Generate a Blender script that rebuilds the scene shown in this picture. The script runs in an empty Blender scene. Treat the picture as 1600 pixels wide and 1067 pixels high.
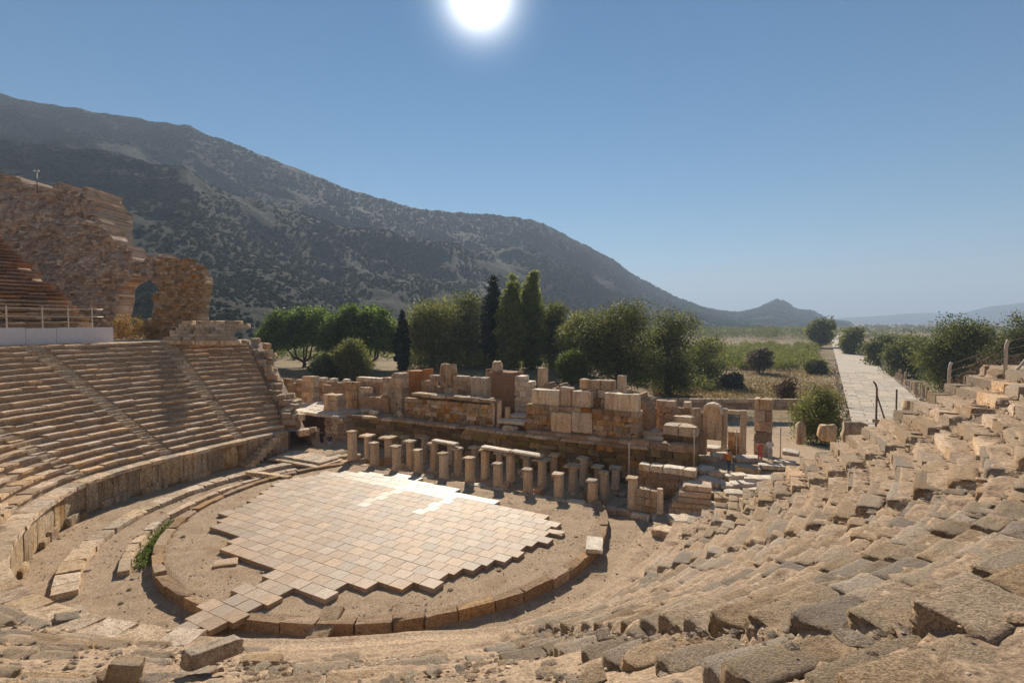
import bpy, bmesh, math, random
import numpy as np
from mathutils import Vector, Matrix, noise as mnoise

# ---------------------------------------------------------------- camera, sky, sun, exposure
SC = bpy.context.scene
COL = SC.collection
FPX, CX, CY, HOR, EYE = 830.0, 800.0, 533.5, 503.0, 12.5      # focal length etc. in photo pixels, eye height in m
PITCH = math.atan((CY - HOR) / FPX)
cam_d = bpy.data.cameras.new('camera'); cam = bpy.data.objects.new('camera', cam_d); COL.objects.link(cam)
cam_d.sensor_fit = 'HORIZONTAL'; cam_d.sensor_width = 36.0; cam_d.lens = 36.0 * FPX / 1600.0
cam_d.clip_start = 0.1; cam_d.clip_end = 40000.0
cam.location = (0, 0, EYE); cam.rotation_euler = (math.radians(90) - PITCH, 0, 0)
SC.camera = cam

SUN_EL, SUN_AZ = math.radians(30.9), math.radians(-3.4)         # azimuth from +Y towards +X
TO_SUN = Vector((math.sin(SUN_AZ) * math.cos(SUN_EL), math.cos(SUN_AZ) * math.cos(SUN_EL), math.sin(SUN_EL)))
W = bpy.data.worlds.new('World'); SC.world = W; W.use_nodes = True
wn, wl = W.node_tree.nodes, W.node_tree.links
wn.clear()
w_out = wn.new('ShaderNodeOutputWorld'); w_bg = wn.new('ShaderNodeBackground')
sky = wn.new('ShaderNodeTexSky'); sky.sky_type = 'NISHITA'; sky.sun_disc = False
sky.sun_elevation = SUN_EL; sky.sun_rotation = SUN_AZ
sky.air_density = 1.0; sky.dust_density = 0.0; sky.ozone_density = 4.5
w_bg.inputs['Strength'].default_value = 0.05
w_hs = wn.new('ShaderNodeHueSaturation'); w_hs.inputs['Saturation'].default_value = 1.18; w_hs.inputs['Value'].default_value = 0.41; w_hs.inputs['Hue'].default_value = 0.49
wl.new(sky.outputs['Color'], w_hs.inputs['Color']); wl.new(w_hs.outputs['Color'], w_bg.inputs['Color'])
# the sun itself, blown out, with its narrow aureole
w_geo = wn.new('ShaderNodeTexCoord'); w_dot = wn.new('ShaderNodeVectorMath'); w_dot.operation = 'DOT_PRODUCT'
w_nrm = wn.new('ShaderNodeVectorMath'); w_nrm.operation = 'NORMALIZE'
wl.new(w_geo.outputs['Generated'], w_nrm.inputs[0]); wl.new(w_nrm.outputs[0], w_dot.inputs[0]); w_dot.inputs[1].default_value = TO_SUN
w_acos = wn.new('ShaderNodeMath'); w_acos.operation = 'ARCCOSINE'; wl.new(w_dot.outputs['Value'], w_acos.inputs[0])
w_ramp = wn.new('ShaderNodeMapRange'); w_ramp.inputs['From Min'].default_value = 0.0; w_ramp.inputs['From Max'].default_value = 0.23
w_ramp.inputs['To Min'].default_value = 1.0; w_ramp.inputs['To Max'].default_value = 0.0
wl.new(w_acos.outputs[0], w_ramp.inputs['Value'])
w_pow = wn.new('ShaderNodeMath'); w_pow.operation = 'POWER'; w_pow.inputs[1].default_value = 9.5
wl.new(w_ramp.outputs[0], w_pow.inputs[0])
w_sun = wn.new('ShaderNodeBackground'); w_sun.inputs['Color'].default_value = (1.0, 0.97, 0.92, 1)
w_mul = wn.new('ShaderNodeMath'); w_mul.operation = 'MULTIPLY'; w_mul.inputs[1].default_value = 2.4
wl.new(w_pow.outputs[0], w_mul.inputs[0]); wl.new(w_mul.outputs[0], w_sun.inputs['Strength'])
w_add = wn.new('ShaderNodeAddShader'); wl.new(w_bg.outputs[0], w_add.inputs[0]); wl.new(w_sun.outputs[0], w_add.inputs[1])
wl.new(w_add.outputs[0], w_out.inputs['Surface'])

sun_d = bpy.data.lights.new('sun', 'SUN'); sun_d.energy = 2.25; sun_d.angle = math.radians(0.53); sun_d.color = (1.0, 0.90, 0.76)
sun = bpy.data.objects.new('sun', sun_d); COL.objects.link(sun)
sun.rotation_euler = (-TO_SUN).to_track_quat('-Z', 'Y').to_euler(); sun.location = (0, 60, 80)
SC.view_settings.view_transform = 'Standard'; SC.view_settings.look = 'None'
SC.view_settings.exposure = 1.88; SC.view_settings.gamma = 1.0
SC.cycles.use_denoising = True
SC.cycles.max_bounces = 7; SC.cycles.diffuse_bounces = 6; SC.cycles.transparent_max_bounces = 6; SC.cycles.volume_bounces = 0

# ---------------------------------------------------------------- helpers
rnd = random.Random(11)
nr = np.random.default_rng(5)
PI = math.pi
def R(d): return math.radians(d)
def lerp(a, b, t): return a + (b - a) * t
def sstep(a, b, x):
    t = min(1.0, max(0.0, (x - a) / (b - a))); return t * t * (3 - 2 * t)
def nsstep(a, b, x):
    t = np.clip((x - a) / (b - a), 0, 1); return t * t * (3 - 2 * t)

def ray(px, py):                                                # direction of sight (world) through a place in the photo
    x, y = (px - CX) / FPX, (CY - py) / FPX
    return Vector((x, math.cos(PITCH) + y * math.sin(PITCH), y * math.cos(PITCH) - math.sin(PITCH)))
def at_z(px, py, z):
    d = ray(px, py); t = (z - EYE) / d.z; return Vector((d.x * t, d.y * t, z))
def at_y(px, py, Y):
    d = ray(px, py); t = Y / d.y; return Vector((d.x * t, Y, EYE + d.z * t))
def pix(p):                                                     # where a point would appear in the photo
    y, z = p[1], p[2] - EYE
    f = y * math.cos(PITCH) - z * math.sin(PITCH); u = y * math.sin(PITCH) + z * math.cos(PITCH)
    if f <= 0.05: return None
    return CX + FPX * p[0] / f, CY - FPX * u / f
def in_view(p, m=160):
    q = pix(p)
    return q is not None and -m < q[0] < 1600 + m and -m < q[1] < 1067 + m

# frame of the stage: u along the pillar rows, v away from the camera
S0 = Vector((-14.2, 46.9, 0)); SA = -28.3
SX = Vector((math.cos(R(SA)), math.sin(R(SA)), 0)); SN = Vector((-SX.y, SX.x, 0))
def uv(u, v, z=0.0): p = S0 + SX * u + SN * v; return Vector((p.x, p.y, z))
def to_uv(x, y): d = Vector((x, y, 0)) - S0; return d.dot(SX), d.dot(SN)
def at_v(px, py, v):
    d = ray(px, py); k = d.dot(SN); o = -S0.dot(SN); t = (v - o) / k
    p = d * t; p.z += EYE; u, _ = to_uv(p.x, p.y); return u, p.z

def fbm(x, y, z=0.0, o=4):
    return mnoise.fractal(Vector((x, y, z)), 0.9, 2.0, o)
_T = nr.random((256, 256))
def vnoise(x, y, sc=1.0, seed=0):                               # fast value noise on arrays, -1..1
    x = np.asarray(x) * sc + seed * 17.31; y = np.asarray(y) * sc + seed * 7.77
    xi, yi = np.floor(x).astype(int), np.floor(y).astype(int); fx, fy = x - xi, y - yi
    fx = fx * fx * (3 - 2 * fx); fy = fy * fy * (3 - 2 * fy)
    g = lambda a, b: _T[a % 256, b % 256]
    return 2 * ((g(xi, yi) * (1 - fx) + g(xi + 1, yi) * fx) * (1 - fy) + (g(xi, yi + 1) * (1 - fx) + g(xi + 1, yi + 1) * fx) * fy) - 1
def vfbm(x, y, sc=1.0, o=4, seed=0):
    r, a = 0, 1.0
    for i in range(o): r = r + a * vnoise(x, y, sc * 2 ** i, seed + i); a *= 0.5
    return r

def mesh_from(name, verts, faces, mat=None, smooth=False, tint=None):
    me = bpy.data.meshes.new(name)
    if isinstance(verts, np.ndarray): verts = verts.tolist()
    if isinstance(faces, np.ndarray): faces = faces.tolist()
    me.from_pydata(verts, [], faces)
    if smooth: me.polygons.foreach_set('use_smooth', np.ones(len(me.polygons), bool))
    if tint is not None:
        a = me.attributes.new('tint', 'FLOAT', 'POINT'); a.data.foreach_set('value', np.asarray(tint, np.float32))
    if mat: me.materials.append(mat)
    me.update(); return me
def link(name, me, parent=None, loc=(0, 0, 0), rot=(0, 0, 0), scl=(1, 1, 1)):
    o = bpy.data.objects.new(name, me); COL.objects.link(o)
    o.location = loc; o.rotation_euler = rot; o.scale = scl
    if parent is not None: o.parent = parent
    return o
def tag(o, label=None, cat=None, group=None, kind=None):
    if label: o['label'] = label
    if cat: o['category'] = cat
    if cat and not kind: kind = 'thing'
    if group: o['group'] = group
    if kind: o['kind'] = kind
    return o
def thing(name, label, cat, loc=(0, 0, 0), rz=0.0, group=None):
    o = link(name, None, None, loc, (0, 0, rz)); o.empty_display_size = 0.2
    return tag(o, label, cat, group)
def grid_faces(nx, ny):                                          # vertex index = j*nx+i
    i, j = np.meshgrid(np.arange(nx - 1), np.arange(ny - 1)); a = (j * nx + i).ravel()
    return np.stack([a, a + 1, a + nx + 1, a + nx], 1)

# ---------------------------------------------------------------- materials
def mat_base(name, rough=0.9):
    m = bpy.data.materials.new(name); m.use_nodes = True; n = m.node_tree.nodes; l = m.node_tree.links
    b = n['Principled BSDF']; b.inputs['Roughness'].default_value = rough
    b.inputs['Specular IOR Level'].default_value = 0.3
    return m, n, l, b
def nd(n, t, **k):
    o = n.new(t)
    for a, v in k.items(): setattr(o, a, v)
    return o
def ramp(n, stops):
    r = n.new('ShaderNodeValToRGB'); e = r.color_ramp.elements
    while len(e) < len(stops): e.new(0.5)
    for x, (p, c) in zip(e, stops): x.position = p; x.color = (c[0], c[1], c[2], 1)
    return r
def c3(h): return tuple(h)

def stone(name, a, b, dark, vary=0.35, scale=1.0, bump=0.5, rough=0.9, pits=0.5, bumpscale=1.0, patch=None, streak=0.0):
    """weathered stone: broad patches of two colours, dark pits and stains, each piece with its own tone"""
    m, n, l, B = mat_base(name, rough)
    g = nd(n, 'ShaderNodeNewGeometry'); oi = nd(n, 'ShaderNodeObjectInfo'); at = nd(n, 'ShaderNodeAttribute', attribute_name='tint')
    rv = nd(n, 'ShaderNodeMath', operation='ADD'); l.new(oi.outputs['Random'], rv.inputs[0]); l.new(at.outputs['Fac'], rv.inputs[1])
    fr = nd(n, 'ShaderNodeMath', operation='FRACT'); l.new(rv.outputs[0], fr.inputs[0])
    off = nd(n, 'ShaderNodeVectorMath', operation='MULTIPLY_ADD'); l.new(fr.outputs[0], off.inputs[0]); off.inputs[1].default_value = (37, 53, 29)
    l.new(g.outputs['Position'], off.inputs[2])
    n1 = nd(n, 'ShaderNodeTexNoise'); n1.inputs['Scale'].default_value = 0.9 * scale; n1.inputs['Detail'].default_value = 7; n1.inputs['Roughness'].default_value = 0.65
    n2 = nd(n, 'ShaderNodeTexNoise'); n2.inputs['Scale'].default_value = 6.5 * scale; n2.inputs['Detail'].default_value = 8; n2.inputs['Roughness'].default_value = 0.72
    n3 = nd(n, 'ShaderNodeTexNoise'); n3.inputs['Scale'].default_value = 26 * scale * bumpscale; n3.inputs['Detail'].default_value = 6; n3.inputs['Roughness'].default_value = 0.7
    for q in (n1, n2, n3): l.new(off.outputs[0], q.inputs['Vector'])
    r1 = ramp(n, [(0.36, a), (0.64, b)]); l.new(n1.outputs['Fac'], r1.inputs['Fac'])
    r2 = ramp(n, [(0.40, (0, 0, 0)), (0.53, (1, 1, 1))]); l.new(n2.outputs['Fac'], r2.inputs['Fac'])
    mx = nd(n, 'ShaderNodeMix', data_type='RGBA'); mx.inputs[6].default_value = (*dark, 1)
    mf = nd(n, 'ShaderNodeMath', operation='MULTIPLY_ADD'); l.new(r2.outputs['Color'], mf.inputs[0]); mf.inputs[1].default_value = pits; mf.inputs[2].default_value = 1 - pits
    l.new(mf.outputs[0], mx.inputs[0]); l.new(r1.outputs['Color'], mx.inputs[7])
    col = mx.outputs[2]
    if patch:
        n4 = nd(n, 'ShaderNodeTexNoise'); n4.inputs['Scale'].default_value = 0.35 * scale; n4.inputs['Detail'].default_value = 6; n4.inputs['Roughness'].default_value = 0.6
        l.new(off.outputs[0], n4.inputs['Vector'])
        r4 = ramp(n, [(0.50, (0, 0, 0)), (0.58, (1, 1, 1))]); l.new(n4.outputs['Fac'], r4.inputs['Fac'])
        mp = nd(n, 'ShaderNodeMix', data_type='RGBA'); l.new(r4.outputs['Color'], mp.inputs[0]); l.new(col, mp.inputs[6]); mp.inputs[7].default_value = (*patch, 1)
        col = mp.outputs[2]
    if streak:
        sv = nd(n, 'ShaderNodeVectorMath', operation='MULTIPLY'); l.new(off.outputs[0], sv.inputs[0]); sv.inputs[1].default_value = (3.2, 3.2, 0.35)
        n6 = nd(n, 'ShaderNodeTexNoise'); n6.inputs['Scale'].default_value = 1.0; n6.inputs['Detail'].default_value = 5; n6.inputs['Roughness'].default_value = 0.6; l.new(sv.outputs[0], n6.inputs['Vector'])
        r6 = ramp(n, [(0.50, (0, 0, 0)), (0.66, (streak, streak, streak))]); l.new(n6.outputs['Fac'], r6.inputs['Fac'])
        m6 = nd(n, 'ShaderNodeMix', data_type='RGBA'); l.new(r6.outputs['Color'], m6.inputs[0]); l.new(col, m6.inputs[6]); m6.inputs[7].default_value = (dark[0] * 0.8, dark[1] * 0.8, dark[2] * 0.8, 1); col = m6.outputs[2]
    r5 = ramp(n, [(0.36, (0.48, 0.45, 0.43)), (0.60, (1.3, 1.3, 1.3))]); l.new(n3.outputs['Fac'], r5.inputs['Fac'])
    m5 = nd(n, 'ShaderNodeMix', data_type='RGBA', blend_type='MULTIPLY'); m5.inputs[0].default_value = min(1.0, pits * 1.5); l.new(col, m5.inputs[6]); l.new(r5.outputs['Color'], m5.inputs[7]); col = m5.outputs[2]
    # per-piece value
    mr = nd(n, 'ShaderNodeMapRange'); mr.inputs['To Min'].default_value = 1 - vary; mr.inputs['To Max'].default_value = 1 + vary * 0.8
    l.new(fr.outputs[0], mr.inputs['Value'])
    hs = nd(n, 'ShaderNodeHueSaturation'); l.new(col, hs.inputs['Color']); l.new(mr.outputs[0], hs.inputs['Value'])
    sm = nd(n, 'ShaderNodeMath', operation='MULTIPLY'); l.new(fr.outputs[0], sm.inputs[0]); sm.inputs[1].default_value = 7.13
    sf = nd(n, 'ShaderNodeMath', operation='FRACT'); l.new(sm.outputs[0], sf.inputs[0])
    sr = nd(n, 'ShaderNodeMapRange'); sr.inputs['To Min'].default_value = 0.85; sr.inputs['To Max'].default_value = 1.2; l.new(sf.outputs[0], sr.inputs['Value'])
    l.new(sr.outputs[0], hs.inputs['Saturation'])
    l.new(hs.outputs['Color'], B.inputs['Base Color'])
    ad = nd(n, 'ShaderNodeMath', operation='MULTIPLY_ADD'); l.new(n2.outputs['Fac'], ad.inputs[0]); ad.inputs[1].default_value = 2.2; l.new(n3.outputs['Fac'], ad.inputs[2])
    bp = nd(n, 'ShaderNodeBump'); bp.inputs['Strength'].default_value = bump; bp.inputs['Distance'].default_value = 0.05
    l.new(ad.outputs[0], bp.inputs['Height']); l.new(bp.outputs['Normal'], B.inputs['Normal'])
    return m

def soil(name, a, b, peb, scale=1.0, bump=0.6, pebfac=0.5, third=None):
    m, n, l, B = mat_base(name, 0.95)
    B.inputs['Specular IOR Level'].default_value = 0.15
    g = nd(n, 'ShaderNodeNewGeometry')
    n1 = nd(n, 'ShaderNodeTexNoise'); n1.inputs['Scale'].default_value = 0.45 * scale; n1.inputs['Detail'].default_value = 9; n1.inputs['Roughness'].default_value = 0.68
    n2 = nd(n, 'ShaderNodeTexNoise'); n2.inputs['Scale'].default_value = 9 * scale; n2.inputs['Detail'].default_value = 8; n2.inputs['Roughness'].default_value = 0.75
    vo = nd(n, 'ShaderNodeTexVoronoi'); vo.inputs['Scale'].default_value = 9 * scale
    for q in (n1, n2, vo): l.new(g.outputs['Position'], q.inputs['Vector'])
    st = [(0.34, a), (0.62, b)]
    if third: st = [(0.32, a), (0.5, b), (0.66, third)]
    r1 = ramp(n, st); l.new(n1.outputs['Fac'], r1.inputs['Fac'])
    r2 = ramp(n, [(0.34, (0.42, 0.41, 0.40)), (0.66, (1.45, 1.45, 1.45))]); l.new(n2.outputs['Fac'], r2.inputs['Fac'])
    mu = nd(n, 'ShaderNodeMix', data_type='RGBA', blend_type='MULTIPLY'); mu.inputs[0].default_value = 1
    l.new(r1.outputs['Color'], mu.inputs[6]); l.new(r2.outputs['Color'], mu.inputs[7])
    rp = ramp(n, [(0.10, (1, 1, 1)), (0.22, (0, 0, 0))]); l.new(vo.outputs['Distance'], rp.inputs['Fac'])
    sel = nd(n, 'ShaderNodeSeparateColor'); l.new(vo.outputs['Color'], sel.inputs[0])
    th = nd(n, 'ShaderNodeMath', operation='GREATER_THAN'); l.new(sel.outputs[0], th.inputs[0]); th.inputs[1].default_value = 1 - pebfac
    pm = nd(n, 'ShaderNodeMath', operation='MULTIPLY'); l.new(rp.outputs['Color'], pm.inputs[0]); l.new(th.outputs[0], pm.inputs[1])
    mp = nd(n, 'ShaderNodeMix', data_type='RGBA'); l.new(pm.outputs[0], mp.inputs[0]); l.new(mu.outputs[2], mp.inputs[6]); mp.inputs[7].default_value = (*peb, 1)
    l.new(mp.outputs[2], B.inputs['Base Color'])
    ad = nd(n, 'ShaderNodeMath', operation='MULTIPLY_ADD'); l.new(pm.outputs[0], ad.inputs[0]); ad.inputs[1].default_value = 0.5; l.new(n2.outputs['Fac'], ad.inputs[2])
    bp = nd(n, 'ShaderNodeBump'); bp.inputs['Strength'].default_value = bump; bp.inputs['Distance'].default_value = 0.06
    l.new(ad.outputs[0], bp.inputs['Height']); l.new(bp.outputs['Normal'], B.inputs['Normal'])
    return m

def leaf(name, a, b, trans=0.35):
    m, n, l, B = mat_base(name, 0.6)
    at = nd(n, 'ShaderNodeAttribute', attribute_name='tint')
    r = ramp(n, [(0.0, a), (1.0, b)]); l.new(at.outputs['Fac'], r.inputs['Fac']); l.new(r.outputs['Color'], B.inputs['Base Color'])
    B.inputs['Specular IOR Level'].default_value = 0.25
    t = nd(n, 'ShaderNodeBsdfTranslucent'); l.new(r.outputs['Color'], t.inputs['Color'])
    mx = nd(n, 'ShaderNodeMixShader'); mx.inputs[0].default_value = trans
    l.new(B.outputs[0], mx.inputs[1]); l.new(t.outputs[0], mx.inputs[2]); l.new(mx.outputs[0], n['Material Output'].inputs['Surface'])
    return m
def plain(name, c, rough=0.7, metal=0.0):
    m, n, l, B = mat_base(name, rough); B.inputs['Base Color'].default_value = (*c, 1); B.inputs['Metallic'].default_value = metal
    t = nd(n, 'ShaderNodeTexNoise'); t.inputs['Scale'].default_value = 14; t.inputs['Detail'].default_value = 5
    r = ramp(n, [(0.3, tuple(x * 0.75 for x in c)), (0.7, tuple(min(1, x * 1.15) for x in c))])
    g = nd(n, 'ShaderNodeNewGeometry'); l.new(g.outputs['Position'], t.inputs['Vector'])
    l.new(t.outputs['Fac'], r.inputs['Fac']); l.new(r.outputs['Color'], B.inputs['Base Color'])
    return m

M = {}
M['seat'] = stone('seat_stone', (0.72, 0.54, 0.37), (0.60, 0.42, 0.27), (0.26, 0.15, 0.08), 0.36, pits=0.55, bump=0.7)
M['near'] = stone('near_seat_stone', (0.56, 0.42, 0.285), (0.47, 0.345, 0.225), (0.22, 0.145, 0.09), 0.30, scale=1.5, pits=0.55, bump=0.9, patch=(0.45, 0.35, 0.25))
M['pale'] = stone('pale_limestone', (0.73, 0.58, 0.415), (0.62, 0.46, 0.30), (0.29, 0.175, 0.10), 0.28, pits=0.5, bump=0.7, streak=0.6)
M['white'] = stone('white_marble', (0.78, 0.67, 0.52), (0.69, 0.57, 0.42), (0.36, 0.25, 0.165), 0.18, pits=0.45, bump=0.5, rough=0.7, streak=0.6)
M['ochre'] = stone('ochre_stained_stone', (0.56, 0.36, 0.18), (0.62, 0.47, 0.30), (0.18, 0.10, 0.05), 0.3, pits=0.65, bump=0.8, patch=(0.42, 0.22, 0.08), streak=0.6)
M['brick'] = stone('red_brick_core', (0.50, 0.23, 0.10), (0.56, 0.32, 0.16), (0.16, 0.08, 0.045), 0.2, scale=1.6, pits=0.7, bump=1.0)
M['rubble'] = stone('rubble_core', (0.66, 0.46, 0.31), (0.55, 0.38, 0.25), (0.20, 0.12, 0.07), 0.3, scale=1.4, pits=0.75, bump=1.0)
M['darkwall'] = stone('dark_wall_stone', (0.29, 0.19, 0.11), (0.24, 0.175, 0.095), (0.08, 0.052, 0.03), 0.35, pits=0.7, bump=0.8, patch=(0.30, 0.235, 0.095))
M['ruin'] = stone('ruined_mass_stone', (0.70, 0.50, 0.36), (0.60, 0.41, 0.28), (0.22, 0.13, 0.085), 0.35, scale=1.1, pits=0.7, bump=1.0, patch=(0.74, 0.57, 0.42))
M['upper'] = stone('upper_seat_stone', (0.44, 0.25, 0.15), (0.37, 0.20, 0.12), (0.12, 0.065, 0.04), 0.35, pits=0.6, bump=0.7)
M['podium'] = stone('podium_wall_stone', (0.52, 0.38, 0.23), (0.59, 0.48, 0.33), (0.19, 0.12, 0.065), 0.25, pits=0.7, bump=0.7, patch=(0.31, 0.19, 0.09), streak=0.7)
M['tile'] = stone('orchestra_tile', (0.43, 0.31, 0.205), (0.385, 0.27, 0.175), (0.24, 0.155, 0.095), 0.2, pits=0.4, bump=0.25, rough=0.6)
M['tile_white'] = stone('bright_glare_tile', (0.60, 0.50, 0.39), (0.52, 0.42, 0.31), (0.34, 0.26, 0.18), 0.22, pits=0.2, bump=0.08, rough=0.42)  # this and the next two: sun glare in the base colour, plus more gloss
M['tile_mid'] = stone('faint_glare_tile', (0.54, 0.43, 0.32), (0.47, 0.36, 0.26), (0.30, 0.22, 0.15), 0.2, pits=0.35, bump=0.16, rough=0.52)
M['tile_half_glare'] = stone('half_glare_tile', (0.57, 0.46, 0.35), (0.50, 0.39, 0.29), (0.32, 0.24, 0.165), 0.18, pits=0.3, bump=0.12, rough=0.46)
M['kerb'] = stone('kerb_stone', (0.47, 0.32, 0.19), (0.41, 0.26, 0.14), (0.16, 0.10, 0.055), 0.22, pits=0.6, bump=0.7)
M['road_slab'] = stone('road_slab_stone', (0.58, 0.50, 0.40), (0.53, 0.45, 0.35), (0.34, 0.27, 0.2), 0.2, pits=0.5, bump=0.4)
M['soil'] = soil('slope_earth', (0.33, 0.225, 0.14), (0.46, 0.335, 0.22), (0.56, 0.45, 0.33), 1.4, 0.8, 0.4, third=(0.33, 0.225, 0.155))
M['pale_earth'] = soil('pale_bank_earth', (0.44, 0.32, 0.21), (0.54, 0.41, 0.28), (0.62, 0.5, 0.37), 1.0, 0.6, 0.4)
M['sand'] = soil('orchestra_sand', (0.33, 0.22, 0.135), (0.46, 0.335, 0.22), (0.52, 0.40, 0.28), 1.6, 0.9, 0.4, third=(0.36, 0.26, 0.17))
M['field'] = soil('plain_ground', (0.17, 0.135, 0.065), (0.27, 0.19, 0.10), (0.10, 0.10, 0.045), 0.25, 0.6, 0.6, third=(0.10, 0.10, 0.042))
M['road'] = soil('road_paving', (0.50, 0.42, 0.33), (0.60, 0.52, 0.42), (0.36, 0.29, 0.22), 0.7, 0.4, 0.35)

# ---------------------------------------------------------------- stone shapes
def rough_box(seed, n=2, rough=0.05, rounding=0.10, lip=False, chips=0):
    """unit cube, cut n times, corners knocked off and faces uneven"""
    bm = bmesh.new(); bmesh.ops.create_cube(bm, size=1.0)
    if n > 1: bmesh.ops.subdivide_edges(bm, edges=bm.edges[:], cuts=n - 1, use_grid_fill=True)
    rs = random.Random(seed); ox = Vector((rs.random() * 90, rs.random() * 90, rs.random() * 90))
    cuts = []
    for _ in range(chips):
        d = Vector((rs.uniform(-1, 1), rs.uniform(-1, 1), rs.uniform(-0.2, 1))).normalized(); cuts.append((d, rs.uniform(0.54, 0.68)))
    for v in bm.verts:
        p = v.co.copy(); q = p.length; k = max(abs(p.x), abs(p.y), abs(p.z))
        if q > 0: p = p * (1 - rounding * max(0, q / 0.5 - 1.0))
        if lip and p.z < 0.12 and v.co.y < -0.45: p.y += 0.32                     # undercut front below the seat's edge
        for d, t in cuts:
            e = p.dot(d) - t
            if e > 0: p -= d * e * 0.9
        f = Vector([mnoise.noise(v.co * 2.3 + ox + Vector((i * 9, 0, 0))) for i in range(3)])
        p += f * rough
        if n >= 6: p += Vector([mnoise.noise(v.co * 7 + ox + Vector((0, i * 9, 0))) for i in range(3)]) * rough * 0.45
        v.co = p
    return bm
_bc = {}
def block_mesh(kind, i, mat):
    key = (kind, i, mat)
    if key in _bc: return _bc[key]
    base = ('', kind, i)
    if kind == 'seat': bm = rough_box(100 + i, 3, 0.05, 0.03, lip=True)
    elif kind == 'block': bm = rough_box(200 + i, 3, 0.06, 0.035, chips=1)
    elif kind == 'big': bm = rough_box(300 + i, 4, 0.06, 0.07, chips=2)
    elif kind == 'near': bm = rough_box(400 + i, 9, 0.06, 0.045, chips=1)
    elif kind == 'worn': bm = rough_box(500 + i, 5, 0.055, 0.05, chips=1)
    elif kind == 'rock': bm = rough_box(600 + i, 3, 0.16, 0.28, chips=3)
    elif kind == 'fluted':
        bm = rough_box(850 + i, 16, 0.03, 0.02, chips=1)
        for v in bm.verts:
            if v.co.y < -0.36 and -0.36 < v.co.z < 0.40: v.co.y += 0.07 * (0.5 + 0.5 * math.cos(v.co.x * 2 * PI * 8))
    elif kind == 'slab': bm = rough_box(800 + i, 3, 0.035, 0.012, chips=1)
    elif kind == 'tile': bm = rough_box(700 + i, 1, 0.006, 0.0)
    me = bpy.data.meshes.new('%s_%d' % (kind, i)); bm.to_mesh(me); bm.free(); me.materials.append(M[mat])
    if kind in ('near', 'worn', 'rock'): me.polygons.foreach_set('use_smooth', np.ones(len(me.polygons), bool))
    _bc[key] = me; return me
def stone_piece(name, kind, mat, parent, loc, size, rz=0.0, rx=0.0, ry=0.0, var=8):
    return link(name, block_mesh(kind, rnd.randrange(var), mat), parent, loc, (rx, ry, rz), size)

# ---------------------------------------------------------------- shape of the seating bank
Q = Vector((-9.0, 36.0, 0)); RTOP = 34.5; ZTOP = 10.4; NROW = 20
_bt = [(120, 19.6), (130, 19.4), (145.3, 18.2), (159, 17.9), (178, 18.8), (186, 19.0), (208, 18.5), (230, 18.6), (248, 18.4), (268, 18.4), (284, 18.8), (297, 19.4), (311, 18.7), (325, 18.3), (338, 18.7), (350, 19.2)]
_dl = [(100, 0), (240, 0), (290.5, 6.5), (320, 4), (344, 1.7), (360, 1)]
_zz = [(100, 2.0), (283, 2.0), (305, 1.2), (325, 0.7), (360, 0.6)]
def tab(t, T): return np.interp(t, [a for a, b in T], [b for a, b in T])
_zt = [(100, 10.4), (255, 10.4), (272, 10.03), (300, 10.03), (322, 10.3), (360, 10.35)]
def z_low(t): return tab(t, _zz)
def z_top(t): return tab(t, _zt)
def bank(t, s):
    """plan position on the bank: t = angle in degrees, s = 0 at the podium, 1 at the top row (arrays allowed)"""
    tb = t + tab(t, _dl); rb = tab(tb, _bt)
    bx, by = Q.x + rb * np.cos(np.radians(tb)), Q.y + rb * np.sin(np.radians(tb))
    tx, ty = Q.x + RTOP * np.cos(np.radians(t)), Q.y + RTOP * np.sin(np.radians(t))
    return bx + (tx - bx) * s, by + (ty - by) * s
S_FIRST = 1.05 / 15.5                                            # podium walk, then the rows
def row_s(q): return S_FIRST + (1 - S_FIRST) * q / NROW
def tread(t): 
    a = bank(t, 0.0); b = bank(t, 1.0); return math.hypot(b[0] - a[0], b[1] - a[1]) * (1 - S_FIRST) / NROW
def rise(t): return (z_top(t) - z_low(t)) / NROW
def ruin(t, q=0):                                                # how far the rows have decayed
    r = sstep(205, 235, t)
    if t > 316: r *= lerp(1.0, 0.25, sstep(316, 326, t)) if q > 6 else lerp(1.0, 0.7, sstep(316, 330, t))
    return r

# ---------------------------------------------------------------- ground
def g_height(x, y):
    """height of the ground round the theatre and out on the plain (arrays)"""
    x = np.asarray(x, float); y = np.asarray(y, float)
    u = (x - S0.x) * SX.x + (y - S0.y) * SX.y; v = (x - S0.x) * SN.x + (y - S0.y) * SN.y
    a = CX + FPX * x / np.maximum(y, 8)
    hf = -2.0 + 4.5 * nsstep(1060, 900, a) * nsstep(60, 100, y)
    hf = hf * (1 - nsstep(400, 1200, y)) + (-2.0) * nsstep(400, 1200, y)
    hn = 0.2 + 1.5 * np.exp(-((x - 19) ** 2 / 55 + (y - 40) ** 2 / 60))
    w = nsstep(16, 42, v)
    return hn * (1 - w) + hf * w
def floor_height(x, y):
    u = (x - S0.x) * SX.x + (y - S0.y) * SX.y; v = (x - S0.x) * SN.x + (y - S0.y) * SN.y
    h = g_height(x, y)
    rc = np.hypot(x - C0[0], y - C0[1])
    rq = np.hypot(x - Q.x, y - Q.y)
    inside = (v < -0.5) & (rq < 22.5) & (u < 27)
    h = np.where(inside, np.where(rc < 13.15, 0.16, -0.18), h)
    h = np.where((v >= -0.5) & (v < 7) & (u > -3) & (u < 27), -0.3, h)
    return h
C0 = (-7.4, 34.5)
gx = np.arange(-36, 52, 0.3); gy = np.arange(10, 78, 0.3)
X, Y = np.meshgrid(gx, gy)
Z = floor_height(X, Y) + 0.035 * vfbm(X, Y, 0.8, 4, 3) + 0.02 * vfbm(X, Y, 3.5, 2, 5)
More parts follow.
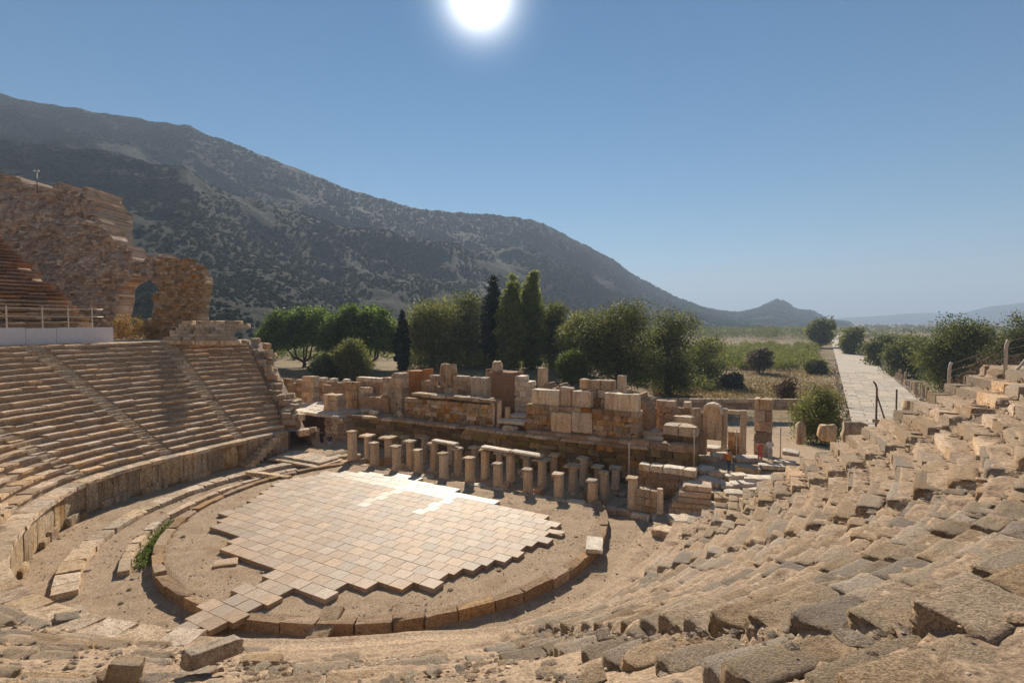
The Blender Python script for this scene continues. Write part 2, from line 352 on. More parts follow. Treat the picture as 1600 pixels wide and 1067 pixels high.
me = mesh_from('theatre_floor', np.stack([X.ravel(), Y.ravel(), Z.ravel()], 1), grid_faces(len(gx), len(gy)), M['sand'], True)
tag(link('theatre_floor', me), 'sandy earth floor of the orchestra and stage area', kind='structure')

def rings():
    e = [0.0]; s = 4.0
    while e[-1] < 9000: e.append(e[-1] + s); s *= 1.045
    return np.array(e)
e = rings(); ax = np.concatenate([-e[::-1][:-1], e]); ay = np.concatenate([-e[::-1][:-1], e]) + 60
X, Y = np.meshgrid(ax, ay)
Z = g_height(X, Y) + 0.35 * vfbm(X, Y, 0.06, 4, 8) * nsstep(70, 110, np.hypot(X, Y - 40))
dip = (X > -33) & (X < 49) & (Y > 13) & (Y < 75)
Z = np.where(dip, -2.6, Z); Z = np.where((Y < 30) & (np.hypot(X, Y) < 120), -2.6, Z)
me = mesh_from('ground', np.stack([X.ravel(), Y.ravel(), Z.ravel()], 1), grid_faces(len(ax), len(ay)), M['field'], True)
tag(link('ground', me), 'dry grassy plain stretching from the theatre to the horizon', kind='structure')

# ---------------------------------------------------------------- mountain and far hills
RIDGE = [(-900, 60), (-500, 95), (-200, 125), (0, 150), (60, 163), (150, 178), (250, 195), (297, 199), (335, 216), (440, 255), (500, 280), (560, 302), (650, 327), (700, 333), (780, 338), (830, 344), (880, 366), (930, 391), (960, 408), (985, 428), (1050, 462), (1100, 480), (1130, 486), (1160, 487), (1186, 480), (1199, 473), (1212, 467), (1226, 471), (1241, 481), (1254, 484), (1268, 485), (1280, 491), (1294, 499), (1330, 503), (1400, 503), (1700, 503)]
DIST = [(-900, 760), (0, 860), (300, 930), (700, 1150), (900, 1350), (1100, 1800), (1160, 2000), (1215, 2150), (1330, 2300), (1700, 2300)]
FOOT = [(-900, 110), (0, 115), (300, 150), (450, 190), (700, 330), (900, 480), (1100, 800), (1215, 1250), (1330, 1500), (1700, 1500)]
px = np.concatenate([np.linspace(-900, 0, 70)[:-1], np.linspace(0, 1330, 420)]); fr = np.concatenate([np.linspace(0, 1, 150), np.linspace(1.02, 1.5, 14)])
P, F = np.meshgrid(px, fr)
rd = tab(P, RIDGE); dd = tab(P, DIST); ff = tab(P, FOOT)
zr = EYE + (HOR - rd) * dd / FPX                                  # ridge height (depth measured along Y)
prof = np.where(F <= 1, 0.42 * F + 0.58 * F ** 1.7, 1 - 1.2 * (F - 1))
Yd = ff + (dd - ff) * F
Xd = (P - CX) / FPX * Yd
amp = np.sin(np.clip(F, 0, 1) * PI) ** 0.7 * np.clip((zr + 2) / 300, 0, 1)
Zm = -2 + (zr + 2) * prof + amp * (26 * vfbm(Xd, Yd, 0.004, 4, 21) + 7 * (1 - np.abs(vfbm(Xd + 0.35 * Yd, Yd, 0.011, 3, 31))))
Zm = np.where(F <= 1.0, Zm, Zm) + np.clip(F * 6, 0, 1) * (2.2 * vfbm(Xd, Yd, 0.05, 3, 41) * np.clip(zr / 120, 0, 1))
Zm[0] -= 4
m, n, l, B = mat_base('scrubby_hillside', 0.95)
B.inputs['Specular IOR Level'].default_value = 0.05
g = nd(n, 'ShaderNodeNewGeometry')
n1 = nd(n, 'ShaderNodeTexNoise'); n1.inputs['Scale'].default_value = 0.010; n1.inputs['Detail'].default_value = 9; n1.inputs['Roughness'].default_value = 0.7
n2 = nd(n, 'ShaderNodeTexNoise'); n2.inputs['Scale'].default_value = 0.16; n2.inputs['Detail'].default_value = 6; n2.inputs['Roughness'].default_value = 0.75
for q in (n1, n2): l.new(g.outputs['Position'], q.inputs['Vector'])
r1 = ramp(n, [(0.42, (0.020, 0.028, 0.014)), (0.60, (0.040, 0.042, 0.028)), (0.78, (0.085, 0.07, 0.06))]); l.new(n1.outputs['Fac'], r1.inputs['Fac'])
r2 = ramp(n, [(0.42, (0.22, 0.25, 0.2)), (0.60, (1.25, 1.2, 1.15))]); l.new(n2.outputs['Fac'], r2.inputs['Fac'])
mu = nd(n, 'ShaderNodeMix', data_type='RGBA', blend_type='MULTIPLY'); mu.inputs[0].default_value = 1; l.new(r1.outputs['Color'], mu.inputs[6]); l.new(r2.outputs['Color'], mu.inputs[7])
l.new(mu.outputs[2], B.inputs['Base Color'])
bp = nd(n, 'ShaderNodeBump'); bp.inputs['Strength'].default_value = 0.9; bp.inputs['Distance'].default_value = 3.0
l.new(n2.outputs['Fac'], bp.inputs['Height']); l.new(bp.outputs['Normal'], B.inputs['Normal']); M['hill'] = m
me = mesh_from('mountain', np.stack([Xd.ravel(), Yd.ravel(), Zm.ravel()], 1), grid_faces(len(px), len(fr)), M['hill'], True)
tag(link('mountain', me), 'long dark mountain ridge covered in scrub behind the theatre', kind='structure')

def leaf_quads(cen, size, up=0.0, aspect=1.0, rng=nr):
    """one small quad per centre, turned at random"""
    N = len(cen); a = rng.normal(size=(N, 3)); a[:, 2] *= (1 - up) ; a[:, 2] += up * 1.5
    a /= np.linalg.norm(a, axis=1, keepdims=True) + 1e-9
    b = rng.normal(size=(N, 3)); b -= (b * a).sum(1, keepdims=True) * a; b /= np.linalg.norm(b, axis=1, keepdims=True) + 1e-9
    s = (size * rng.uniform(0.6, 1.35, N))[:, None]
    a = a * s * aspect; b = b * s * 0.62
    V = np.stack([cen - a, cen - b * 0.9, cen + a, cen + b * 0.9], 1).reshape(-1, 3)
    F_ = np.arange(N * 4).reshape(-1, 4)
    return V, F_

# scrub standing on the slopes: low rounded shrubs, nobody could count them
ico_v = np.array([(0, 0, 1), (.89, 0, .45), (.28, .85, .45), (-.72, .53, .45), (-.72, -.53, .45), (.28, -.85, .45), (.9, .3, -.1), (0, .95, -.1), (-.9, .3, -.1), (-.55, -.8, -.1), (.55, -.8, -.1)])
ico_f = np.array([(0, 1, 2), (0, 2, 3), (0, 3, 4), (0, 4, 5), (0, 5, 1), (1, 6, 2), (2, 7, 3), (3, 8, 4), (4, 9, 5), (5, 10, 1), (2, 6, 7), (3, 7, 8), (4, 8, 9), (5, 9, 10), (1, 10, 6)])
def blobs(pts, rad, flat=0.8, jit=0.28):
    N = len(pts); V = np.repeat(ico_v[None], N, 0) * (1 + nr.uniform(-jit, jit, (N, len(ico_v), 1)))
    an = nr.uniform(0, 2 * PI, N); c, s = np.cos(an), np.sin(an)
    x = V[:, :, 0] * c[:, None] - V[:, :, 1] * s[:, None]; y = V[:, :, 0] * s[:, None] + V[:, :, 1] * c[:, None]
    V = np.stack([x, y, V[:, :, 2] * flat], 2) * rad[:, None, None] + pts[:, None, :]
    F_ = (ico_f[None] + (np.arange(N) * len(ico_v))[:, None, None]).reshape(-1, 3)
    return V.reshape(-1, 3), F_
NS = 60000
jj = (nr.random(NS) ** 1.25 * 148).astype(int); ii = nr.integers(66, len(px) - 1, NS)
fu, fv = nr.random(NS), nr.random(NS)
def bil(A): return (A[jj, ii] * (1 - fu) + A[jj, ii + 1] * fu) * (1 - fv) + (A[jj + 1, ii] * (1 - fu) + A[jj + 1, ii + 1] * fu) * fv
sp = np.stack([bil(Xd), bil(Yd), bil(Zm)], 1)
keep = (vfbm(sp[:, 0], sp[:, 1], 0.012, 4, 61) + 0.75 * jj / 148 > -0.35 + 0.6 * nr.random(NS)) & (P[jj, ii] < 1325)
sp = sp[keep]; rad = nr.uniform(0.6, 1.7, len(sp)) * (0.75 + sp[:, 1] / 1000)
V, F_ = blobs(sp, rad, 0.85)
M['scrub'] = leaf('hillside_scrub_leaves', (0.016, 0.022, 0.009), (0.055, 0.056, 0.028), 0.10); M['scrub'].node_tree.nodes['Principled BSDF'].inputs['Specular IOR Level'].default_value = 0.0; M['scrub'].node_tree.nodes['Principled BSDF'].inputs['Roughness'].default_value = 1.0
me = mesh_from('hillside_scrub', V, F_, M['scrub'], False, np.repeat(nr.random(len(sp)), len(ico_v)))
tag(link('hillside_scrub', me), 'dark low shrubs dotted all over the mountain slope', 'scrub', kind='stuff')

def far_hill(name, pts, D, label):
    a = np.array(pts, float); p_ = np.linspace(a[0, 0], a[-1, 0], 160); t_ = np.interp(p_, a[:, 0], a[:, 1])
    rows_ = []
    for k, (f_, y_) in enumerate([(0, D * 0.80), (0.35, D * 0.88), (0.75, D * 0.95), (1, D), (0.6, D * 1.08), (0, D * 1.15)]):
        zt = EYE + (HOR - t_) * D / FPX
        x_ = (p_ - CX) / FPX * y_
        z_ = -8 + (zt + 8) * f_ + 22 * f_ * vfbm(p_ * 0.02, np.full_like(p_, k * 3.1), 1.0, 4, 70) * (0.25 if k == 3 else 1)
        rows_.append(np.stack([x_, y_ + 0 * x_, z_], 1))
    me = mesh_from(name, np.concatenate(rows_), grid_faces(160, len(rows_)), M['hill'], True)
    tag(link(name, me), label, kind='structure')
far_hill('far_hills', [(1180, 503), (1290, 499), (1340, 495), (1400, 491), (1450, 488), (1520, 489), (1600, 492), (1800, 496)], 5200, 'pale blue low hills on the horizon right of the road')
far_hill('far_ridge', [(1440, 502), (1500, 489), (1540, 481), (1600, 473), (1700, 460), (1900, 470)], 4200, 'pale blue ridge rising at the right edge of the horizon')

# ---------------------------------------------------------------- the long paved road
ra = at_z(1396, 652, -1.9); rdir = Vector((math.sin(R(30.6)), math.cos(R(30.6)), 0)); rnrm = Vector((rdir.y, -rdir.x, 0))
RW = 5.6
rv, rows_n = [], 150
for k in range(rows_n):
    dist = -14 + 560 * (k / (rows_n - 1)) ** 1.6
    for w in (-1, -0.5, 0, 0.5, 1):
        p = ra + rdir * dist + rnrm * RW * w
        rv.append((p.x, p.y, float(g_height(p.x, p.y)) + 0.42 + 0.05 * fbm(p.x * 0.2, p.y * 0.2)))
me = mesh_from('road', rv, grid_faces(5, rows_n), M['road'], True)
road = tag(link('road', me), 'long straight pale stone road leading away to the horizon', kind='structure')
def road_pt(dist, w): 
    p = ra + rdir * dist + rnrm * w; p.z = float(g_height(p.x, p.y)) + 0.42; return p
n_sl = 0                                                          # the nearest paving slabs of the road, one by one
for k in range(48):
    d0 = -10 + k * 1.9
    for j in range(6):
        w = -RW + 0.95 + j * 1.86 + rnd.uniform(-0.1, 0.1)
        p = road_pt(d0 + (0.9 if j % 2 else 0), w)
        stone_piece('paving_slab', 'tile', 'road_slab', road, (p.x, p.y, p.z + 0.02 + rnd.uniform(-0.015, 0.02)), (1.76, 1.80, 0.14), -R(30.6) + R(rnd.uniform(-1, 1)), R(rnd.uniform(-0.6, 0.6)))
        n_sl += 1

# ---------------------------------------------------------------- seating
WEDGES = [  # t0, t1, label
    (130.5, 142.6, 'short stepped seating wedge at the far end of the left bank, below the broken arch'),
    (145.2, 161.6, 'stepped stone seating wedge between the two long left stairways, below the golden bush'),
    (164.2, 180.7, 'stepped stone seating wedge under the white hoarding at the left edge'),
    (183.3, 199.8, 'lowest visible seating wedge at the left edge above the curved podium wall'),
    (202.2, 238.2, 'earth-covered seating wedge in the lower left corner with a dark broken corner block'),
    (239.8, 289.3, 'ruined earthy seating slope along the bottom of the picture'),
    (291.7, 313.8, 'broken stone seating slope filling the lower right foreground'),
    (316.2, 331.8, 'right seating wedge with long eroded rows in the middle right distance'),
    (334.2, 343.8, 'right end seating wedge of big square blocks below the wire fence posts'),
]
def height_rows(t, q):
    """smooth-to-stepped height of the earth fill"""
    zl, ri = z_low(t), rise(t)
    return zl + ri * (q + 0.5)
wedge_objs = []
_sub = {}
def ensure(root, name, key=0):                                   # a part that only holds its own pieces
    k_ = (root.name, name, key)
    if k_ not in _sub: _sub[k_] = link(name, None, root)
    return _sub[k_]
for wi, (t0, t1, lab) in enumerate(WEDGES):
    root = thing('seating_wedge', lab, 'seating', (0, 0, 0), 0)
    wedge_objs.append(root)
    near = t0 > 200
    # earth fill under the stones; it also carries the aisle to the next wedge
    ta = (t0 + WEDGES[wi - 1][1]) / 2 - 0.02 if wi else t0 - 0.3; tb = (t1 + WEDGES[wi + 1][0]) / 2 + 0.02 if wi < len(WEDGES) - 1 else t1 + 0.2
    if near:
        nt = int((tb - ta) / 0.28) + 2; nq = NROW * 9 + 1
    else:
        nt = int((tb - ta) / 1.0) + 2; nq = NROW * 2 + 1
    tt = np.linspace(ta, tb, nt)
    if near:
        qq = np.concatenate([np.linspace(0, NROW, nq), [20.4, 21.2]]); nq += 2
        TT, QQ = np.meshgrid(tt, qq)
        zl = tab(TT, _zz); ri = (tab(TT, _zt) - zl) / NROW
        k = np.floor(np.minimum(QQ, NROW - 1e-6)); f = QQ - k
        stepz = zl + ri * (k + nsstep(0, 0.22, f)); slopez = zl + ri * np.minimum(QQ + 0.30, 20)
        rn = nsstep(205, 235, TT) * np.where(TT > 316, 1 - 0.7 * nsstep(316, 326, TT) * (QQ > 6), 1)
        ZZ = stepz * (1 - rn) + np.where(TT > 290.6, 0.18 * slopez + 0.82 * stepz, 0.75 * slopez + 0.25 * stepz) * rn - 0.03 + 0.02 * (TT > 290.6)
        XX, YY = bank(TT, row_s(QQ))
        amp_ = (0.04 + 0.08 * rn)
        ZZ = ZZ - 0.34 * np.maximum(nsstep(t0, t0 - 0.25, TT), nsstep(t1, t1 + 0.25, TT)) * (0.4 + 0.6 * (QQ > 2)) * (1 - nsstep(18.6, 19.9, QQ))
        ZZ = ZZ - 0.34 * nsstep(262, 282, TT) * (TT < 290.55) * (1 - 0.5 * nsstep(18.6, 19.9, QQ)) * (1 - nsstep(3, 0, QQ)) + 0.34 * (TT > 280) * (TT < 290.55) * nsstep(t1, t1 + 0.25, TT) * (1 - nsstep(18.6, 19.9, QQ)) 
        ZZ = ZZ + (amp_ * vfbm(XX, YY, 0.7, 5, 12) + 0.03 * vfbm(XX, YY, 5.0, 3, 14)) * nsstep(0, 1.2, QQ) + 0.05 * (1 - nsstep(0, 0.5, QQ))
        ZZ[-2:] = tab(TT[-2:], _zt) - 0.02 + 0.03 * vfbm(XX[-2:], YY[-2:], 1.3, 3, 2); ZZ[-1] -= 0.12
    else:
        qs = []
        for k in range(NROW): qs += [k + 0.001, k + 0.12, k + 0.13]
        qs += [NROW]
        zs = []
        for k in range(NROW): zs += [k - 0.25, k - 0.25, k + 0.80]
        zs += [NROW - 0.2]
        qq = np.array(qs); nq = len(qq)
        TT, QQ = np.meshgrid(tt, qq); _, KZ = np.meshgrid(tt, np.array(zs))
        zl = tab(TT, _zz); ri = (tab(TT, _zt) - zl) / NROW
        ZZ = zl + ri * KZ; XX, YY = bank(TT, row_s(QQ))
    V = np.stack([XX.ravel(), YY.ravel(), ZZ.ravel()], 1)
    # podium walk in front of the first row, and its drop
    fp = []
    for s_, dz in ((0.0, -2.6), (0.0, -0.10), (0.0, -0.02), (0.20, -0.005), (0.35, 0.0), (S_FIRST * 14, 0.02)):
        s2 = 0.0 if s_ == 0 else (s_ / 14)
        xx, yy = bank(tt, s2 if s_ else 0.012)
        fp.append(np.stack([xx, yy, tab(tt, _zz) + dz + (0.02 * vfbm(xx, yy, 1.2, 3, 4) if dz > -1 else 0)], 1))
    V = np.concatenate(fp + [V]); Fc = grid_faces(nt, nq + 6)
    me = mesh_from('earth_fill', V, Fc, M['soil'], near)
    link('earth_fill', me, root)
    # the seat stones
    tmid = (t0 + t1) / 2
    for k in range(NROW):
        t = t0
        while t < t1 - 0.3:
            x0, y0 = bank(t, row_s(k)); x1, y1 = bank(t + 1, row_s(k))
            perdeg = math.hypot(x1 - x0, y1 - y0)
            L = rnd.uniform(0.85, 1.65) if not near else (rnd.uniform(0.7, 1.6) if t < 314 or k < 5 else rnd.uniform(1.2, 2.5))
            dt = min(L / perdeg, t1 - t)
            if t1 - (t + dt) < 0.35 / perdeg: dt = t1 - t
            tc = t + dt / 2; L = dt * perdeg; t += dt
            T_ = tread(tc); ri = rise(tc); r_ = ruin(tc, k)
            last = t >= t1 - 0.02
            depth = T_ + 0.10 if r_ < 0.5 else T_ * rnd.uniform(0.55, 0.95)
            cx_, cy_ = bank(tc, row_s(k) + (depth / 2) / (T_ * NROW / (1 - S_FIRST)))
            ztop = z_low(tc) + ri * (k + 1)
            if not in_view((cx_, cy_, ztop), 120): continue
            a1 = bank(tc + 0.2, row_s(k)); a0 = bank(tc - 0.2, row_s(k))
            yaw = math.atan2(a1[1] - a0[1], a1[0] - a0[0])      # along the row, outward is local -Y after the turn
            dist = math.hypot(cx_, cy_)
            if r_ < 0.5:
                if near and rnd.random() < 0.05: continue
                if not near and rnd.random() < 0.03: continue
                j = rnd.uniform(-0.045, 0.045) if not near else rnd.uniform(-0.05, 0.03)
                h = ri + 0.06
                stone_piece('seat_block', 'seat' if not near else ('near' if dist < 16 else 'slab'), 'near' if near and rnd.random() < 0.6 else 'seat', ensure(root, 'seat_row', k),
                            (cx_, cy_, ztop + j - h / 2), (L - 0.05, depth, h), yaw + PI + R(rnd.uniform(-1.6, 1.6)), R(rnd.uniform(-1.5, 1.5)), R(rnd.uniform(-1.5, 1.5)))
            else:
                edge = (tc > 291.7 and tc - dt / 2 < 292.5) or (tc > 316.2 and tc - dt / 2 < 316.7)
                bare = vnoise(cx_ * 0.35, cy_ * 0.35, 1.0, 44)
                if not edge and rnd.random() < (0.20 + 0.30 * bare if tc < 290 else 0.10 + 0.20 * bare): continue
                if tc < 290 and rnd.random() < (0.45 if tc < 262 else 0.75): continue
                sink = (rnd.uniform(0.04, 0.15) if tc < 290 else rnd.uniform(-0.01, 0.09)) + (0.3 * sstep(262, 282, tc) if tc < 290 else 0) if not edge else rnd.uniform(-0.04, 0.06)
                h = ri + 0.12
                stone_piece('seat_block', 'near' if dist < 15 else 'worn', 'near', ensure(root, 'seat_row', k), (cx_, cy_, ztop - sink - h / 2 + 0.02),
                            (L * (rnd.uniform(0.92, 1.0) if not edge else 1.0), depth if not edge else T_ * 0.92, h), yaw + PI + R(rnd.uniform(-1.2, 1.2)), R(rnd.gauss(0, 0.9)), R(rnd.gauss(0, 0.9)))
    # stair steps in the aisle after this wedge (two to a row)
    if wi < len(WEDGES) - 1:
        tn = WEDGES[wi + 1][0]; tc = (t1 + tn) / 2
        for k in range(NROW * 2):
            q = k / 2.0
            cx_, cy_ = bank(tc, row_s(q + 0.35)); z_ = z_low(tc) + rise(tc) * (q + 0.5)
            if not in_view((cx_, cy_, z_), 100): continue
            if t0 > 200 and rnd.random() < 0.45: continue
            a1 = bank(tc + 0.2, row_s(q)); a0 = bank(tc - 0.2, row_s(q)); yaw = math.atan2(a1[1] - a0[1], a1[0] - a0[0])
            b0 = bank(t1 + 0.05, row_s(q)); b1 = bank(tn - 0.05, row_s(q)); wd = math.hypot(b1[0] - b0[0], b1[1] - b0[1])
            stone_piece('stair_step', 'worn' if t0 > 200 else 'block', 'near' if t0 > 200 else 'pale', ensure(root, 'stairway'), (cx_, cy_, z_ - (0.21 if t0 > 200 else 0.08)), (max(0.5, wd), tread(tc) * 0.62, 0.30), yaw + PI + R(rnd.uniform(-2, 2)), R(rnd.uniform(-2, 2)), R(rnd.uniform(-2, 2)))

# walkway above the rows, all the way round and behind the photographer
tt = np.linspace(129, 345, 240)
rr = np.array([34.6, 35.1, 36.0, 37.4, 37.5, 38.3, 60.0, 62.5, 63.0, 80.0]); zz = np.array([10.1, 10.36, 10.38, 10.4, 11.9, 12.0, 22.5, 22.6, 24.5, 34.0])
TT, RR = np.meshgrid(tt, rr); _, ZZ = np.meshgrid(tt, zz)
up_keep = nsstep(150, 151.5, TT) * (1 - nsstep(325, 333, TT))
ZZ = ZZ - np.where(RR < 37.45, 10.4 - tab(TT, _zt), 0) * (RR < 36.5)
ZZ = np.where(RR > 37.45, np.where((up_keep > 0.5) & ((RR < 62.2) | (TT > 176)), ZZ - 0.25, 10.2), ZZ) + 0.05 * vfbm(TT * 0.6, RR, 1.0, 3, 9)
# leave the photographer standing clear
V = np.stack([(Q.x + RR * np.cos(np.radians(TT))).ravel(), (Q.y + RR * np.sin(np.radians(TT))).ravel(), ZZ.ravel()], 1)
me = mesh_from('walkway', V, grid_faces(len(tt), len(rr)), M['pale_earth'], False)
tag(link('walkway', me), 'earthen walkway and bank above the lower seating', kind='structure')

# podium wall below the left rows: upright slabs and a coping
root = thing('podium_wall', 'curved stone podium wall with stained upright slabs and pale coping below the left seating', 'wall')
t = 131.5
while t < 262:
    L = rnd.uniform(0.95, 1.5); dt = L / (18.6 * PI / 180)
    tc = t + dt / 2; t += dt
    x, y = bank(tc, 0.0); a1, a0 = bank(tc + 0.2, 0), bank(tc - 0.2, 0); yaw = math.atan2(a1[1] - a0[1], a1[0] - a0[0])
    if not in_view((x, y, 1.0), 150): continue
    ox, oy = math.cos(yaw - PI / 2), math.sin(yaw - PI / 2)       # outward (away from the orchestra)
    hz = 1.72 + rnd.uniform(-0.04, 0.02)
    stone_piece('wall_slab', 'slab', 'podium', root, (x + ox * 0.22, y + oy * 0.22, hz / 2 - 0.05), (L - 0.015, 0.42 + rnd.uniform(-0.05, 0.05), hz + 0.1), yaw + PI, R(rnd.uniform(-0.8, 0.8)))
    if rnd.random() < 0.55: stone_piece('plinth_stone', 'worn', 'podium', root, (x - ox * 0.02, y - oy * 0.02, -0.05), (L * rnd.uniform(0.7, 1.1), 0.40, 0.45 + rnd.uniform(0, 0.5)), yaw + PI)
    stone_piece('coping_stone', 'slab', 'pale', root, (x + ox * 0.45, y + oy * 0.45, 1.88), (L - 0.02, 1.15, 0.27), yaw + PI + R(rnd.uniform(-1, 1)), R(rnd.uniform(-1, 1)))

# ---------------------------------------------------------------- orchestra: kerbs and paving
def ring(root, name, kind, mat, cen, rad, a0, a1, w, h, z, L0=1.0, L1=1.7, miss=0.0, jz=0.02, jr=0.03, skip=()):
    a = a0
    while a < a1:
        L = rnd.uniform(L0, L1); da = L / rad * 180 / PI; am = a + da / 2; a += da
        if any(s0 < am < s1 for s0, s1 in skip) or rnd.random() < miss: continue
        r_ = rad + rnd.uniform(-jr, jr)
        x, y = cen[0] + r_ * math.cos(R(am)), cen[1] + r_ * math.sin(R(am))
        stone_piece(name, kind, mat, root, (x, y, z + rnd.uniform(-jz, jz) - h / 2), (L - 0.03, w, h), R(am) + PI / 2 + R(rnd.uniform(-1.5, 1.5)), R(rnd.uniform(-1, 1)), R(rnd.uniform(-1, 1)))
root = thing('orchestra_kerb', 'curved kerb of ochre stone blocks edging the round orchestra floor', 'kerb', (0, 0, 0))
ring(root, 'kerb_stone', 'slab', 'kerb', C0, 13.25, 100, 372, 0.5, 0.80, 0.33, 1.1, 1.9, 0.0, 0.035, skip=((235.5, 240.5),))
root = thing('gutter_kerb', 'broad pale stone edging of the outer gutter on the left of the orchestra', 'kerb')
ring(root, 'kerb_stone', 'slab', 'pale', (-8.2, 34.6), 16.3, 112, 246, 1.0, 0.5, 0.12, 0.9, 1.8, 0.02, 0.02)
root = thing('channel_edging', 'broken inner edging of thin stones along the weedy drain channel', 'kerb')
ring(root, 'edge_stone', 'slab', 'pale', (-7.6, 34.6), 14.55, 118, 215, 0.5, 0.40, 0.10, 0.8, 1.5, 0.14, 0.03)
root = thing('curb_line', 'narrow white kerb stones curving along the foot of the right seating', 'kerb')
ring(root, 'kerb_stone', 'slab', 'white', (-7.2, 34.7), 16.4, 319, 358, 0.45, 0.34, 0.10, 0.5, 1.1, 0.08, 0.02)
o = stone_piece('bridging_slab', 'slab', 'pale', None, tuple(at_z(508, 974, 0.22)), (0.9, 1.7, 0.2), R(-8), R(16))
tag(o, 'single pale slab leaning across the orchestra kerb at the bottom centre', 'stone slab')
_p = at_z(944, 853, 0.45); _a = math.atan2(_p.y - C0[1], _p.x - C0[0])
o = stone_piece('kerb_cap_slab', 'slab', 'white', None, (C0[0] + 13.35 * math.cos(_a), C0[1] + 13.35 * math.sin(_a), 0.42), (1.7, 0.9, 0.22), _a + PI / 2 + 0.3)
tag(o, 'flat white slab lying on the right end of the orchestra kerb', 'stone slab')

pave = thing('orchestra_paving', 'large jagged-edged paving of square beige tiles in the orchestra', 'paving', (C0[0], C0[1], 0.17), R(SA - 1.5))
poly = [(446, 748), (520, 735), (585, 738), (640, 744), (700, 760), (770, 783), (830, 800), (866, 812), (862, 838), (800, 866), (714, 893), (657, 918), (633, 908), (621, 919), (591, 906), (567, 917), (549, 908), (511, 931), (471, 911), (440, 935), (390, 955), (345, 975), (310, 985), (268, 985), (300, 965), (330, 942), (425, 893), (352, 868), (345, 853), (385, 838), (330, 823), (350, 800), (400, 778)]
pg = [at_z(a, b, 0.37) for a, b in poly]
def inside(x, y):
    c = False; n_ = len(pg)
    for i in range(n_):
        p, q = pg[i], pg[i - 1]
        if (p.y > y) != (q.y > y) and x < (q.x - p.x) * (y - p.y) / (q.y - p.y) + p.x: c = not c
    return c
ca, sa = math.cos(R(SA - 1.5)), math.sin(R(SA - 1.5))
TW, TD = 0.88, 0.78
tiles = []
for i in range(-24, 25):
    for j in range(-26, 22):
        lx, ly = i * TW + (0.3 if j % 2 else 0), j * TD
        wx, wy = C0[0] + lx * ca - ly * sa, C0[1] + lx * sa + ly * ca
        if not inside(wx, wy): continue
        uu, vv = to_uv(wx, wy)
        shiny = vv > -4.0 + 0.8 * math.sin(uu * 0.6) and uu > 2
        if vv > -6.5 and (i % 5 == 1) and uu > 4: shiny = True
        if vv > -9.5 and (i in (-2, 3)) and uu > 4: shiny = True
        lev = 3 - (vv < -1.7) - (vv < -2.7) - (vv < -4.6)                # sun glare painted into the colour: tiles lighter and glossier towards the stage
        if uu > 4 and (i in (-3, 2)) and -8.5 < vv < -3.3: lev += 1  # two tile columns carry a streak of the painted glare
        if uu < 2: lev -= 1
        kind_ = ('tile', 'tile_mid', 'tile_half_glare', 'tile_white')[max(0, min(3, lev))]
        tiles.append((wy, lx, ly, kind_))
tiles.sort()
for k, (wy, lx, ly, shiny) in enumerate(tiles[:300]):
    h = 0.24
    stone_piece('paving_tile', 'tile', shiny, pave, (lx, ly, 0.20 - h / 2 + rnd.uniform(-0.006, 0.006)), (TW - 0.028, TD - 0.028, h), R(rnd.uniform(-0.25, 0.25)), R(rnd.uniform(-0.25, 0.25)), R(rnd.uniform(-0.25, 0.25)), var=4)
for want, nm in (('tile_white', 'bright_glare_far_tiles'), ('tile_half_glare', 'half_glare_far_tiles'), ('tile_mid', 'faint_glare_far_tiles'), ('tile', 'far_tiles')):    # the farthest rows, past what can be picked apart
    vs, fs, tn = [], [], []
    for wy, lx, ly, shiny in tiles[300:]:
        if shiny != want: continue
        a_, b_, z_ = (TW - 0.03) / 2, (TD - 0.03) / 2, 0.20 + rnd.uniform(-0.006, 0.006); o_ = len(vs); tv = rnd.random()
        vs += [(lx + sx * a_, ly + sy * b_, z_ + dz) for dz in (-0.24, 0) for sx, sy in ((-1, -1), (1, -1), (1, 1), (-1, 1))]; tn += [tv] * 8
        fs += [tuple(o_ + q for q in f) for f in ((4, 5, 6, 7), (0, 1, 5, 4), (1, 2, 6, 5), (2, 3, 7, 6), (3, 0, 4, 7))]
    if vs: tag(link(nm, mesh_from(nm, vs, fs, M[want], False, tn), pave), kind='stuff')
# tiles broken loose
for lab, (a, b), rz, sz in [('loose beige tile beside the left edge of the orchestra paving', (353, 879), 20, (1.1, 0.7, 0.16)),
                            ('pale broken tile at the right tip of the orchestra paving', (868, 833), -25, (1.0, 0.6, 0.2))]:
    tag(stone_piece('loose_tile', 'big', 'tile', None, tuple(at_z(a, b, 0.24)), sz, R(rz)), lab, 'tile')

# low wall piece and steps at the left of the paving
o = stone_piece('long_threshold', 'big', 'pale', None, tuple(at_z(420, 743, 0.15)), (4.4, 0.5, 0.35), R(SA + 8))
tag(o, 'long pale threshold stone joining the gutter kerb to the paving', 'stone block')
st = thing('stone_platform', 'low stepped grey stone platform in front of the ochre wall at left', 'platform', tuple(uv(-4.2, -1.6, 0)), R(SA))
for k, (w_, d_, h_, yo) in enumerate([(6.4, 3.0, 0.18, 0), (5.6, 2.2, 0.34, 0.3)]):
    for j in range(4):
        stone_piece('step_slab', 'block', 'pale', st, (-w_ / 2 + (j + 0.5) * w_ / 4, yo, h_ / 2), (w_ / 4 - 0.03, d_, h_))

